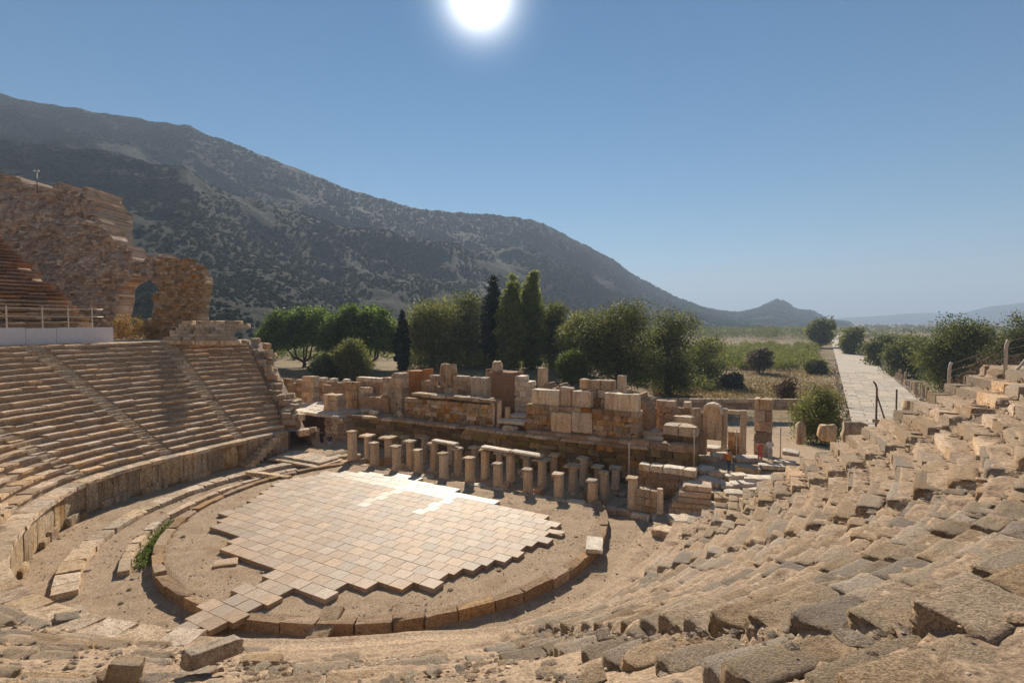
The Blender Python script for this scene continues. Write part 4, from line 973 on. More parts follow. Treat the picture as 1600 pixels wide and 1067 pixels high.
# ---------------------------------------------------------------- upper left: second tier, hoarding, ruined outer wall
up = thing('upper_seating', 'dark reddish upper tier of stone seating at the left edge above the white hoarding', 'seating')
for k in range(25):
    r_ = 37.7 + k * 0.9; z_ = 12.0 + k * 0.44
    t = 151.6 + 0.5 * rnd.random()
    while t < 176:
        L = rnd.uniform(1.1, 2.1); dt = L / (r_ * PI / 180); tc = t + dt / 2; t += dt
        x, y = Q.x + (r_ + 0.5) * math.cos(R(tc)), Q.y + (r_ + 0.5) * math.sin(R(tc))
        if not in_view((x, y, z_), 60) or rnd.random() < 0.04: continue
        stone_piece('seat_block', 'seat', 'upper' if k > 5 else 'rubble', up, (x, y, z_ + 0.22 + rnd.uniform(-0.07, 0.05)), (L - 0.03, 1.05, 0.52), R(tc) - PI / 2 + R(rnd.uniform(-1.5, 1.5)), R(rnd.uniform(-2, 2)), R(rnd.uniform(-2, 2)))
M['hoard'] = plain('white_painted_board', (0.66, 0.64, 0.66), 0.6)
M['railm'] = plain('galvanised_rail', (0.62, 0.55, 0.44), 0.5, 0.3)
ho = thing('hoarding', 'long low white board hoarding above the left seating', 'hoarding')
t = 150.2
def boxmesh(name, sx, sy, sz, mat, bev=0.01):
    bm = bmesh.new(); bmesh.ops.create_cube(bm, size=1); bmesh.ops.scale(bm, vec=(sx, sy, sz), verts=bm.verts)
    bmesh.ops.bevel(bm, geom=bm.edges[:], offset=bev, segments=1, affect='EDGES')
    me = bpy.data.meshes.new(name); bm.to_mesh(me); bm.free(); me.materials.append(M[mat]); return me
pm_ = boxmesh('panel', 2.36, 0.06, 1.5, 'hoard'); pp_ = boxmesh('post', 0.08, 0.08, 2.1, 'railm')
while t < 178:
    dt = 2.4 / (36.4 * PI / 180); tc = t + dt / 2; t += dt
    x, y = Q.x + 36.4 * math.cos(R(tc)), Q.y + 36.4 * math.sin(R(tc))
    link('panel', pm_, ho, (x, y, 11.2 + rnd.uniform(-0.02, 0.02)), (R(rnd.uniform(-1, 1)), 0, R(tc) - PI / 2))
rl = thing('handrail', 'thin pale handrail on posts behind the white hoarding', 'railing')
for k, tc in enumerate((152.5, 155.6, 158.8, 163.0, 167.0, 171)):
    x, y = Q.x + 37.2 * math.cos(R(tc)), Q.y + 37.2 * math.sin(R(tc))
    link('post', pp_, rl, (x, y, 12.1), (0, 0, R(tc)), (1.2, 1.2, 1.75))
def tube(pts, rad, mat, name='tube', seg=6):
    vs, fs = [], []; pts = [Vector(p) for p in pts]; n_ = len(pts)
    rad = rad if isinstance(rad, (list, tuple)) else [rad] * n_
    for i, p in enumerate(pts):
        d = (pts[min(i + 1, n_ - 1)] - pts[max(i - 1, 0)]).normalized(); a = d.cross(Vector((0, 0, 1)) if abs(d.z) < 0.9 else Vector((1, 0, 0))).normalized(); b = d.cross(a)
        for k in range(seg):
            an = 2 * PI * k / seg; vs.append(tuple(p + (a * math.cos(an) + b * math.sin(an)) * rad[i]))
    for i in range(n_ - 1):
        for k in range(seg): fs.append((i * seg + k, i * seg + (k + 1) % seg, (i + 1) * seg + (k + 1) % seg, (i + 1) * seg + k))
    fs.append(tuple(reversed(range(seg)))); fs.append(tuple(range((n_ - 1) * seg, n_ * seg)))
    return mesh_from(name, vs, fs, mat, seg > 4)
for zr_ in (13.75, 13.0):
    pts = [(Q.x + 37.2 * math.cos(R(a)), Q.y + 37.2 * math.sin(R(a)), zr_) for a in np.linspace(151, 176, 20)]
    link('rail', tube(pts, 0.035, M['railm'], 'rail'), rl)
pts = [at_y(2, 370, 60), at_y(20, 395, 60)]
# ruined outer mass, ragged skyline, stepping back as it rises
def ruin_mass(name, label, px0, px1, top, yb, D0, thick, back, mat, seed, hole=None, parent=None, cell=0.21):
    """stands at distance D0 (along Y at its foot) between two places of the skyline `top`"""
    xl, xr = at_y(px0, yb, D0).x, at_y(px1, yb, D0).x
    zb = at_y(px0, yb, D0).z; zt = max(at_y(px0, b, D0 + back).z for a, b in top)
    Lw, H = xr - xl, zt - zb
    profile = [((a - px0) / (px1 - px0), (at_y(a, b, D0 + back * 0.7).z - zb) / H) for a, b in top]
    nx, nz = int(Lw / cell), int(H / cell)
    vs, fs, idx, tnt = [], [], {}, []
    K = np.zeros((nz, nx), bool)
    for i in range(nx):
        fx = (i + 0.5) / nx
        tp = float(np.interp(fx, [a for a, b in profile], [b for a, b in profile])) + 0.6 / H * mnoise.noise(Vector((fx * Lw * 0.6, seed, 0))) + 0.5 / H * (rnd.random() - 0.5) + 0.7 / H * mnoise.cell(Vector((math.floor(fx * Lw / 0.9) + 0.5, seed, 0.5)))
        for k in range(nz):
            K[k, i] = (k + 0.5) / nz < tp and not (hole and hole(px0 + fx * (px1 - px0), (k + 0.5) / nz * H))
    def vt(i, k, s):
        key = (i, k, s)
        if key not in idx:
            x, z = xl + Lw * i / nx, H * k / nz; f = k / nz
            row_ = math.floor((z + 0.25 * mnoise.noise(Vector((x * 0.3, z * 0.2, seed)))) / 0.42); band = 0.34 * mnoise.cell(Vector((math.floor((x + row_ * 0.37) / 0.48) + 0.5, row_ + 0.5, seed))) + 0.12 * mnoise.cell(Vector((3.3, row_ + 0.5, seed))); tnt.append((mnoise.cell(Vector((math.floor((x + row_ * 0.37) / 0.62) + 0.5, row_ + 0.5, seed + 3))) * 0.5 + 0.5) % 1.0)       # courses worn into ledges
            d = 1.3 * mnoise.noise(Vector((x * 0.28, z * 0.35, seed))) + 0.5 * mnoise.noise(Vector((x * 0.9, z * 1.1, seed + 4))) + 0.22 * mnoise.noise(Vector((x * 2.9, z * 2.9, seed + 8)))
            y = D0 + back * f + (d * min(1, thick / 4) + band if s == 0 else thick + d * 0.5)
            idx[key] = len(vs); vs.append((x * (y / (D0 + back * f)) if False else x + 0.2 * mnoise.noise(Vector((x, z, seed + 2))), y, zb + z + 0.2 * mnoise.noise(Vector((z, x, seed + 3)))))
        return idx[key]
    for k in range(nz):
        for i in range(nx):
            if not K[k, i]: continue
            fs.append((vt(i, k, 0), vt(i + 1, k, 0), vt(i + 1, k + 1, 0), vt(i, k + 1, 0)))
            fs.append((vt(i, k, 1), vt(i, k + 1, 1), vt(i + 1, k + 1, 1), vt(i + 1, k, 1)))
            for di, dk, a, b in ((-1, 0, (i, k + 1), (i, k)), (1, 0, (i + 1, k), (i + 1, k + 1)), (0, -1, (i, k), (i + 1, k)), (0, 1, (i + 1, k + 1), (i, k + 1))):
                ii_, kk_ = i + di, k + dk
                if ii_ < 0 or kk_ < 0 or ii_ >= nx or kk_ >= nz or not K[kk_, ii_]:
                    fs.append((vt(*b, 0), vt(*a, 0), vt(*a, 1), vt(*b, 1)))
    return link(name, mesh_from(name, vs, fs, M[mat], False, tnt), parent)
rm = thing('ruined_outer_wall', 'huge reddish ruined outer wall with a ragged skyline above the left seating', 'ruin')
# back to front: the high mass, then the lower flank that slopes down to the arch
ruin_mass('upper_mass', '', -160, 135, [(-160, 262), (-60, 275), (0, 284), (60, 291), (105, 303), (128, 318), (131, 345), (135, 352)], 470, 78, 7, 6, 'ruin', 3.3, parent=rm)
ruin_mass('sloping_flank', '', 60, 238, [(60, 340), (118, 345), (135, 362), (165, 384), (190, 398), (215, 404), (238, 405)], 530, 73, 3.0, 5, 'ruin', 7.7, hole=lambda p, z: p > 171 and z < 8.6 - ((p - 203) / 32.0) ** 2 * 1.5, parent=rm, cell=0.2)
ruin_mass('arch_pier', '', 230, 312, [(230, 408), (250, 404), (275, 404), (292, 414), (304, 422), (312, 430)], 533, 72, 1.8, 2.5, 'ochre', 9.1, hole=lambda p, z: p < 240 and z < 9.2 and z > 0.9 and p < 233 + 3 * math.sin(z * 2), parent=rm, cell=0.18)
bs = thing('broken_steps', 'heap of worn pale courses at the foot of the broken arch', 'ruin')
for k in range(7):
    for j in range(rnd.randint(5, 8)):
        p = at_y(262 + k * 6 + j * 15 + rnd.uniform(-4, 4), 532 - k * 5, 56.5 + k * 0.5)
        stone_piece('course_stone', 'worn', 'pale', bs, (p.x, p.y, p.z - 0.2), (rnd.uniform(0.8, 1.5), 0.9, 0.5), R(rnd.uniform(-8, 8)), R(rnd.uniform(-4, 4)))
for j in range(46):                                               # ragged masonry running down the end of the left bank
    f = j / 45; p = Vector(bank(130.0, 1 - f) + (lerp(10.6, 2.3, f),))
    stone_piece('course_stone', 'worn', 'pale' if rnd.random() < 0.6 else 'rubble', bs, (p.x + rnd.uniform(0, 1.6), p.y + rnd.uniform(0, 1.6), p.z - rnd.uniform(0.0, 0.7)), (rnd.uniform(0.6, 1.3), rnd.uniform(0.5, 0.9), rnd.uniform(0.4, 0.8)), rnd.random() * 3, R(rnd.uniform(-9, 9)), R(rnd.uniform(-9, 9)))
# end wall of the left bank towards the stage
V = []
for f in np.linspace(0, 1, 30):
    x, y = bank(129.8, f); z = lerp(1.95, 10.3, max(0, (f - 0.06) / 0.94)); V += [(x, y, -1.5), (x, y, z), (x + 1.4, y + 1.2, z - 0.3), (x + 2.0, y + 1.8, -1.5)]
link('end_wall', mesh_from('end_wall', V, [(i * 4 + a, i * 4 + 4 + a, i * 4 + 5 + a, i * 4 + 1 + a) for i in range(29) for a in range(3)], M['rubble']), bs)
# end wall of the right bank
V = []
for f in np.linspace(0, 1, 30):
    x, y = bank(344.0, f); z = lerp(0.5, 10.2, max(0, (f - 0.06) / 0.94)); V += [(x, y, -2), (x, y, z)]
o = link('end_wall', mesh_from('end_wall', V, [(i * 2, i * 2 + 1, i * 2 + 3, i * 2 + 2) for i in range(29)], M['rubble']), wedge_objs[-1])
# lamp on the skyline
lp = thing('lamp_post', 'thin lamp post with two white heads on the skyline of the left ruin', 'lamp', tuple(at_y(58, 292, 79)))
M['dark_metal'] = plain('dark_metal', (0.10, 0.09, 0.08), 0.5, 0.6); M['lampglass'] = plain('lamp_glass', (0.85, 0.85, 0.88), 0.25)
link('pole', tube([(0, 0, -1), (0, 0, 2.2)], 0.05, M['dark_metal']), lp); link('arm', tube([(-0.3, 0, 2.1), (0.3, 0, 2.1)], 0.04, M['dark_metal']), lp)
for s in (-1, 1):
    bm = bmesh.new(); bmesh.ops.create_uvsphere(bm, u_segments=10, v_segments=7, radius=0.16); me = bpy.data.meshes.new('globe'); bm.to_mesh(me); bm.free(); me.materials.append(M['lampglass'])
    link('lamp_head', me, lp, (s * 0.3, 0, 2.3), (0, 0, 0), (1, 1, 0.8))

# ---------------------------------------------------------------- trees and shrubs
LEAF = {
    'pine': leaf('pine_needles', (0.06, 0.10, 0.018), (0.26, 0.36, 0.06), 0.45),
    'dark': leaf('dark_leaves', (0.06, 0.072, 0.02), (0.26, 0.27, 0.07), 0.45),
    'cyp': leaf('cypress_leaves', (0.012, 0.018, 0.007), (0.045, 0.056, 0.017), 0.2),
    'olive': leaf('olive_leaves', (0.10, 0.115, 0.032), (0.34, 0.33, 0.08), 0.48),
    'poplar': leaf('poplar_leaves', (0.12, 0.15, 0.038), (0.38, 0.40, 0.10), 0.5),
    'bright': leaf('bright_leaves', (0.07, 0.10, 0.02), (0.21, 0.24, 0.05), 0.45),
    'thicket': leaf('thicket_leaves', (0.09, 0.11, 0.018), (0.29, 0.29, 0.05), 0.5),
    'gold': leaf('golden_leaves', (0.30, 0.18, 0.045), (0.50, 0.32, 0.09), 0.4),
    'brown': leaf('brown_twigs', (0.09, 0.055, 0.03), (0.17, 0.11, 0.055), 0.3),
    'grey': leaf('grey_leaves', (0.06, 0.06, 0.045), (0.13, 0.125, 0.09), 0.2),
}
M['bark'] = stone('bark', (0.13, 0.09, 0.06), (0.09, 0.062, 0.042), (0.03, 0.02, 0.015), 0.2, scale=2, pits=0.6, bump=1.0)
def crown_points(lobes, n, clump, seed):
    """leaf positions in clumps through the outer part of each lobe; lobes = (centre, radii)"""
    rg = np.random.default_rng(seed); vol = np.array([r[0] * r[1] * r[2] for c, r in lobes]) ** 0.75; vol /= vol.sum()
    out, tint = [], []
    nc = max(8, n // 22)
    pick = rg.choice(len(lobes), nc, p=vol)
    for k in pick:
        c, r = lobes[k]
        d = rg.normal(size=3); d /= np.linalg.norm(d); q = rg.uniform(0.12, 1.0) ** 0.45 * rg.uniform(0.85, 1.08)
        cc = np.array(c) + d * np.array(r) * q
        m_ = 22; p = cc + rg.normal(size=(m_, 3)) * clump * np.array([1, 1, 0.7])
        out.append(p)
        tt_ = np.clip(rg.normal(0.05 + 0.85 * rg.random() ** 1.3, 0.12, m_), 0, 1)
        tint.append(tt_)
    return np.concatenate(out), np.concatenate(tint), rg
def tree(name, label, cat, base, lobes, leafmat, n, size, clump, trunk=None, limbs=(), up=0.0, seed=1, group=None, aspect=1.0):
    r = thing(name, label, cat, base, 0, group)
    P_, T_, rg = crown_points(lobes, int(n * 3.0), clump, seed); P_[:, 2] = np.maximum(P_[:, 2], 0.05)
    V, F_ = leaf_quads(P_, size * 1.22, up, aspect, rg)
    link('crown', mesh_from('crown', V, F_, LEAF[leafmat], False, np.repeat(T_, 4)), r)
    if trunk:
        pts, rad = trunk; tk = link('trunk', tube(pts, rad, M['bark'], 'trunk', 8), r)
        for pts, rad in limbs: link('limb', tube(pts, rad, M['bark'], 'limb', 6), tk)
    return r
def ground_at(px_, Y_):
    x = (px_ - CX) / FPX * Y_; return Vector((x, Y_, float(g_height(np.array(x), np.array(Y_)))))
def mpp(Y_): return Y_ / FPX
def round_tree(label, pxc, pxw, yt, Y_, leafmat, n=5000, seed=1, name='tree', cat='tree', lob=7, trunk=True, flat=1.0, yb=None, size=None, group=None, low=0.12):
    b = ground_at(pxc, Y_); zt = at_y(pxc, yt, Y_).z; H = zt - b.z; w = pxw * mpp(Y_) / 2
    rs = random.Random(seed * 7 + 1); lobes = []
    lo = low
    for k in range(lob):
        a = 2 * PI * k / lob + rs.uniform(-0.4, 0.4); rr_ = rs.uniform(0.25, 0.62) * w
        hz = lerp(lo + 0.20, 0.80, (k + 0.5) / lob) * H
        s = rs.uniform(0.36, 0.55)
        lobes.append(((rr_ * math.cos(a), rr_ * math.sin(a), hz), (w * s, w * s, min(H * 0.26, w * s * 1.1) * flat)))
    lobes.append(((0, 0, H * 0.72), (w * 0.5, w * 0.5, H * 0.27))); lobes.append(((0, 0, H * 0.45), (w * 0.78, w * 0.78, H * 0.32))); lobes.append(((0, 0, H * (lo + 0.18)), (w * 0.75, w * 0.75, H * 0.20)))
    sz = size or max(0.10, 1.35 * mpp(Y_))
    tr = None; lm = []
    if trunk:
        tr = ([(0, 0, -0.4), (0.1, 0, H * 0.2), (-0.1, 0.1, H * 0.45), (0, 0, H * 0.7)], [0.045 * H, 0.035 * H, 0.025 * H, 0.01 * H])
        for c, r_ in lobes[:5]: lm.append(([(0, 0, H * 0.22), (c[0] * 0.5, c[1] * 0.5, c[2] * 0.75), tuple(c)], [0.02 * H, 0.014 * H, 0.006 * H]))
    return tree(name, label, cat, b, lobes, leafmat, n, sz, max(0.25, w * 0.13), tr, lm, seed=seed, group=group)
def umbrella(label, pxc, px0, px1, yt, yb, Y_, seed, n=9000):
    b = ground_at(pxc, Y_); rs = random.Random(seed); k_ = mpp(Y_); lobes = []
    zt, zb = at_y(pxc, yt, Y_).z - b.z, at_y(pxc, yb, Y_).z - b.z; w0, w1 = (px0 - pxc) * k_, (px1 - pxc) * k_
    for i in range(16):
        f = (i + 0.5) / 16; x = lerp(w0, w1, f) * 0.92; ed = abs(2 * f - 1)
        top = lerp(zt, lerp(zt, zb, 0.55), ed ** 3.5); th = (zt - zb) * 0.26
        lobes.append(((x, rs.uniform(-0.35, 0.35) * (w1 - w0) * (1 - 0.6 * ed), top - th * rs.uniform(0.8, 1.3)), ((w1 - w0) * 0.13, (w1 - w0) * 0.18, th)))
    for i in range(16):
        f = (i + 0.5) / 16; lobes.append(((lerp(w0, w1, f) * 0.9, rs.uniform(-3, 3), lerp(zb, zt, 0.30 + 0.2 * rs.random())), ((w1 - w0) * 0.11, (w1 - w0) * 0.15, (zt - zb) * 0.24)))
    limbs = []
    for i in (1, 4, 7, 9, 12, 14):
        c = lobes[i][0]; limbs.append(([(0, 0, zb * 0.45), (c[0] * 0.35, c[1] * 0.35, zb * 0.95), (c[0] * 0.8, c[1] * 0.8, c[2] - 0.6)], [0.28, 0.2, 0.08]))
    return tree('umbrella_pine', label, 'pine tree', b, lobes, 'pine', n, 0.22, 0.6, ([(0, 0, -0.5), (0.15, 0, zb * 0.3), (0, 0.1, zb * 0.6)], [0.5, 0.4, 0.32]), limbs, up=0.35, seed=seed)
def spire(label, pxc, pxw, yt, Y_, leafmat, seed, n=5000, name='cypress', cat='cypress tree', size=0.17, base_f=0.02):
    b = ground_at(pxc, Y_); H = at_y(pxc, yt, Y_).z - b.z; w = pxw * mpp(Y_) / 2; rs = random.Random(seed); lobes = []
    for i in range(14):
        f = (i + 0.5) / 14; ww = w * min(1.0, 0.55 + 1.6 * f) * (1 - max(0, f - 0.55) / 0.46) ** 0.7
        lobes.append(((rs.uniform(-0.15, 0.15) * w, rs.uniform(-0.15, 0.15) * w, lerp(base_f, 0.97, f) * H), (max(0.2, ww * rs.uniform(0.85, 1.05)), max(0.2, ww), H * 0.055)))
    return tree(name, label, cat, b, lobes, leafmat, n, size, max(0.15, w * 0.12), ([(0, 0, -0.4), (0, 0, H * 0.5), (0, 0, H * 0.85)], [0.3, 0.18, 0.05]), (), up=0.5, seed=seed, aspect=1.3)
umbrella('left umbrella pine with a broad flat dark green crown', 474, 412, 535, 481, 556, 118, 3, 14000)
umbrella('right umbrella pine with a flat crown next to the thin cypress', 578, 505, 619, 476, 560, 114, 4, 14000)
spire('slim black-green cypress standing alone right of the umbrella pines', 628, 24, 483, 110, 'cyp', 5)
round_tree('yellow-green bushy tree in front of the umbrella pines', 552, 66, 528, 96, 'olive', 4200, 6, 'small_tree', trunk=True, low=0.0)
round_tree('low bright green bush left of the yellow-green tree', 506, 56, 553, 97, 'bright', 2600, 7, 'bush', 'bush', trunk=False, low=0.0)
round_tree('broad olive-green tree right of the slim cypress', 676, 118, 465, 116, 'olive', 7000, 8, 'broad_tree', low=0.02)
round_tree('dark green tree left of the tallest dark cypress', 732, 109, 453, 122, 'dark', 6000, 9, 'dark_tree', low=0.02)
spire('tall dark cypress left of the two poplars', 770, 42, 428, 116, 'cyp', 10, 6000)
spire('left poplar with pale green leaves behind the stage ruins', 799, 48, 425, 110, 'poplar', 11, 7500, 'poplar', 'poplar tree', 0.19)
spire('right poplar with a dark pointed top behind the stage ruins', 831, 50, 416, 114, 'poplar', 12, 7500, 'poplar', 'poplar tree', 0.19)
round_tree('small dark tree right of the poplars', 862, 78, 465, 118, 'dark', 4200, 13, 'dark_tree', low=0.05)
round_tree('light green tree at the left of the biggest dark tree', 908, 90, 483, 104, 'olive', 4200, 14, 'small_tree', low=0.05)
round_tree('low leafy shrub behind the rubble heap on the stage', 896, 64, 545, 92, 'bright', 3400, 15, 'shrub', 'shrub', trunk=False, low=0.0)
round_tree('biggest dark bushy tree right of the stage ruins', 966, 138, 466, 98, 'dark', 11000, 16, 'dark_tree', lob=10, low=0.0)
round_tree('dark bushy tree merging with the right side of the biggest tree', 1044, 106, 482, 104, 'dark', 7500, 17, 'dark_tree', lob=8, low=0.0)
round_tree('green shrub at the right foot of the dark trees', 1098, 90, 523, 128, 'olive', 3000, 18, 'shrub', 'shrub', trunk=False, low=0.0)
round_tree('lone little brown tree in the dry field', 1187, 44, 545, 150, 'brown', 1700, 19, 'small_tree', low=0.2)
round_tree('round grey bush in the dry field', 1146, 38, 583, 116, 'grey', 2400, 20, 'bush', 'bush', trunk=False, low=0.0)
round_tree('round green bush at the left edge of the road', 1274, 42, 560, 150, 'olive', 2200, 21, 'bush', 'bush', trunk=False, low=0.0)
round_tree('brownish tree standing where the road meets the horizon', 1281, 44, 496, 300, 'olive', 2400, 22, 'tree')
round_tree('green tree at the far right edge of the road', 1330, 40, 511, 235, 'olive', 2400, 23, 'tree', low=0.0)
round_tree('small dark bush beyond the road columns', 1374, 60, 524, 175, 'dark', 2200, 24, 'bush', 'bush', trunk=False, low=0.0)
round_tree('dark rounded tree left of the big right pine', 1416, 76, 522, 140, 'dark', 4200, 25, 'dark_tree', low=0.0)
round_tree('big brown-green pine right of the road', 1490, 112, 488, 96, 'dark', 9000, 26, 'pine_tree', 'pine tree', lob=9, flat=0.75, low=0.1)
round_tree('pine cut by the right edge of the picture', 1588, 88, 489, 100, 'dark', 6000, 27, 'pine_tree', 'pine tree', lob=8, flat=0.75, low=0.1)
round_tree('brown dry bush behind the right fence posts', 1556, 118, 548, 70, 'brown', 5200, 28, 'bush', 'bush', trunk=False, low=0.0)
round_tree('dark round bush with yellowish tips between the ruins and the road', 1281, 92, 603, 62, 'olive', 6500, 29, 'bush', 'bush', trunk=False, low=0.0)
round_tree('leafless brown shrub left of the dark round bush', 1232, 46, 592, 92, 'brown', 900, 30, 'shrub', 'shrub', trunk=True, low=0.1)
gb = at_y(206, 532, 70.5); r = thing('golden_bush', 'dry golden bush in the broken arch', 'bush', gb)
P_, T_, rg = crown_points([((0, 0, 1.5), (2.4, 1.2, 1.9)), ((-1.6, 0, 1.3), (1.4, 1.0, 1.7)), ((1.5, 0, 0.9), (1.3, 1.0, 1.1))], 3400, 0.3, 31); V, F_ = leaf_quads(P_, 0.11, 0.3, 1.2, rg)
link('foliage', mesh_from('foliage', V, F_, LEAF['gold'], False, np.repeat(T_, 4)), r)
link('stem', tube([(0, 0, -0.3), (0.1, 0, 0.8)], [0.08, 0.04], M['bark'], 'stem'), r)
# weeds in the drain
wd = at_z(232, 893, 0.0); r = thing('weed_clump', 'strip of bright green weeds in the drain left of the orchestra', 'weeds', (0, 0, 0))
wa = np.radians(nr.uniform(186, 214, 900)); wr = 13.9 + 0.22 * nr.normal(size=900) * (0.5 + 0.5 * np.sin(wa * 9) ** 2)
cen = np.stack([C0[0] + wr * np.cos(wa), C0[1] + wr * np.sin(wa), -0.14 + 0.26 * nr.random(900) ** 1.5], 1)
V, F_ = leaf_quads(cen, 0.08, 0.5, 1.2); link('leaves', mesh_from('leaves', V, F_, LEAF['bright'], False, np.repeat(nr.random(900), 4)), r)

# the thicket in the plain and the far wood: masses, not countable
def mass(name, label, cat, region, nb, hmin, hmax, leafmat, per, size, seed):
    rg = np.random.default_rng(seed); cs, ts = [], []
    for _ in range(nb):
        px_, py_ = region(rg); p = at_z(px_, py_, -2.0); p.z = float(g_height(np.array(p.x), np.array(p.y)))
        h = rg.uniform(hmin, hmax); w = h * rg.uniform(0.5, 0.85)
        d = rg.normal(size=(per, 3)); d /= np.linalg.norm(d, axis=1, keepdims=True); d *= (rg.random((per, 1)) ** 0.4)
        cs.append(np.array(p) + d * [w, w, h * 0.5] + [0, 0, h * 0.5]); ts.append(np.clip(rg.normal(rg.uniform(0.2, 0.7), 0.2, per), 0, 1))
    cs, ts = np.concatenate(cs), np.concatenate(ts)
    mp_ = np.maximum(size, 1.1 * cs[:, 1] / FPX); V, F_ = leaf_quads(cs, mp_, 0.2, 1.0, rg)
    return tag(link(name, mesh_from(name, V, F_, LEAF[leafmat], False, np.repeat(ts, 4))), label, cat, kind='stuff')
mass('thicket', 'yellow-green thicket in the plain left of the road', 'thicket', lambda g_: (g_.uniform(1090, 1278), 541 + 38 * g_.random() ** 1.0 * (1 if True else 0)), 420, 2.4, 4.2, 'thicket', 90, 0.3, 1)
mass('far_wood', 'dark far-off wood in front of the mountain foot', 'wood', lambda g_: (g_.uniform(880, 1300), g_.uniform(520, 532)), 420, 7, 12, 'dark', 70, 0.6, 2)
mass('roadside_bushes', 'mixed green bushes in the plain right of the road', 'bushes', lambda g_: (lambda q: (1340 + q * 240 + g_.uniform(0, 60), 528 + q * 38 + g_.uniform(-4, 3)))(g_.random()), 260, 2.5, 5.5, 'olive', 90, 0.35, 3)
mass('distant_scrub', 'dark scrub belt along the horizon right of the road', 'scrub', lambda g_: (g_.uniform(1300, 1620), g_.uniform(508, 522)), 420, 4, 8, 'dark', 34, 0.5, 4)
mass('foothill_scrub', 'grey-green scrub at the foot of the mountain behind the umbrella pines', 'scrub', lambda g_: (g_.uniform(320, 930), g_.uniform(540, 592)), 900, 1.2, 3.6, 'dark', 55, 0.25, 5)
mass('undergrowth', 'green undergrowth at the feet of the trees behind the stage', 'undergrowth', lambda g_: (g_.uniform(640, 1110), g_.uniform(590, 612)), 330, 1.4, 4.2, 'olive', 70, 0.22, 6)
# dry grass in the field
gp = np.array([list(at_z(nr.uniform(1020, 1310), nr.uniform(575, 622), -1.9)) for _ in range(9000)]); gp[:, 2] = g_height(gp[:, 0], gp[:, 1]) + 0.25
V, F_ = leaf_quads(gp, 0.22, 0.6, 1.3)
LEAF['straw'] = leaf('dry_grass', (0.22, 0.14, 0.05), (0.36, 0.26, 0.10), 0.35)
tag(link('dry_grass', mesh_from('dry_grass', V, F_, LEAF['straw'], False, np.repeat(nr.random(9000), 4))), 'dry golden grass in the field left of the road', 'grass', kind='stuff')

# ---------------------------------------------------------------- along the road
def stump(label, p, h, w, group):
    r = thing('column_stump', label, 'column', p, rnd.random() * 3, group)
    link('shaft', ROUND[rnd.randrange(3)], r, (0, 0, 0), (R(rnd.uniform(-2, 2)), R(rnd.uniform(-2, 2)), 0), (w, w, h)); stone_piece('base', 'block', 'pale', r, (0, 0, 0.05), (w * 1.5, w * 1.5, 0.3))
for k in range(34):
    d = -4 + k * 2.6 + 0.05 * k * k
    stump('short grey column stump in the long row along the right edge of the road', road_pt(d, RW + 1.2 + rnd.uniform(-0.3, 0.3)) + Vector((0, 0, -0.35)), rnd.uniform(1.3, 3.0), rnd.uniform(0.45, 0.7), 'column stumps right of the road')
for k in range(10):
    d = 6 + k * 5.5 + 0.2 * k * k
    stump('short dark column stump in the broken row along the left edge of the road', road_pt(d, -RW - 1.0 + rnd.uniform(-0.3, 0.3)) + Vector((0, 0, -0.35)), rnd.uniform(0.8, 2.2), 0.55, 'column stumps left of the road')
# rubble borders of the road
pts = []
for k in range(900):
    s = rnd.choice((-1, 1)); d = -8 + 150 * rnd.random() ** 1.5
    p = road_pt(d, s * (RW + 0.2 + abs(rnd.gauss(0, 1.3)))); pts.append((p.x, p.y, p.z - 0.3))
V, F_ = blobs(np.array(pts), nr.uniform(0.15, 0.55, len(pts)), 0.7, 0.3)
tag(link('roadside_rubble', mesh_from('roadside_rubble', V, F_, M['pale'], False, np.repeat(nr.random(len(pts)), len(ico_v)))), 'broken stones heaped along both edges of the road', 'rubble', kind='stuff')

# fence posts and thin poles
M['fence'] = plain('concrete_post', (0.46, 0.41, 0.36), 0.8); M['darkpost'] = plain('dark_post', (0.16, 0.13, 0.10), 0.8)
def post(label, px_, yt, yb, Y_, rad, mat, bend=0.0, strut=None, cat='fence post', name='fence_post'):
    b = at_y(px_, yb, Y_); t_ = at_y(px_, yt, Y_); h = t_.z - b.z; r = thing(name, label, cat, b)
    link('post', tube([(0, 0, -0.5), (0, 0, h * 0.82), (bend * 0.4, 0, h * 0.93), (bend, 0, h)], rad, M[mat], 'post', 8), r)
    if strut is not None:
        e_ = at_y(strut[0], strut[1], Y_); link('strut', tube([(0, 0, h * strut[2]), (e_.x - b.x, 0.2, e_.z - b.z - 0.4)], rad * 0.8, M[mat], 'strut', 6), r)
    stone_piece('footing', 'block', 'rubble', r, (0, 0, -0.1), (rad * 5, rad * 5, 0.3))
    return b, h
post('pale concrete fence post at the head of the right rows', 1482, 566, 628, 27.5, 0.07, 'fence', 0.1)
post('tallest concrete fence post with a slanting brace near the right edge', 1570, 531, 602, 24.5, 0.07, 'fence', 0.1, (1592, 588, 0.0))
b_, h_ = post('bent dark fence post with a brace in front of the road', 1369, 596, 656, 40, 0.07, 'darkpost', -0.28, (1388, 655, 0.65))
post('straight dark fence post right of the bent post', 1400, 608, 655, 40, 0.06, 'darkpost')
bz = thing('brace_pole', 'pale slanting brace pole at the right edge', 'pole', at_y(1572, 598, 24.2))
d_ = at_y(1604, 560, 24.2) - at_y(1572, 598, 24.2); link('tube', tube([(0, 0, 0), tuple(d_)], 0.055, M['fence'], 'tube', 8), bz)
stone_piece('footing', 'block', 'rubble', bz, (0, 0, -0.1), (0.4, 0.4, 0.3))
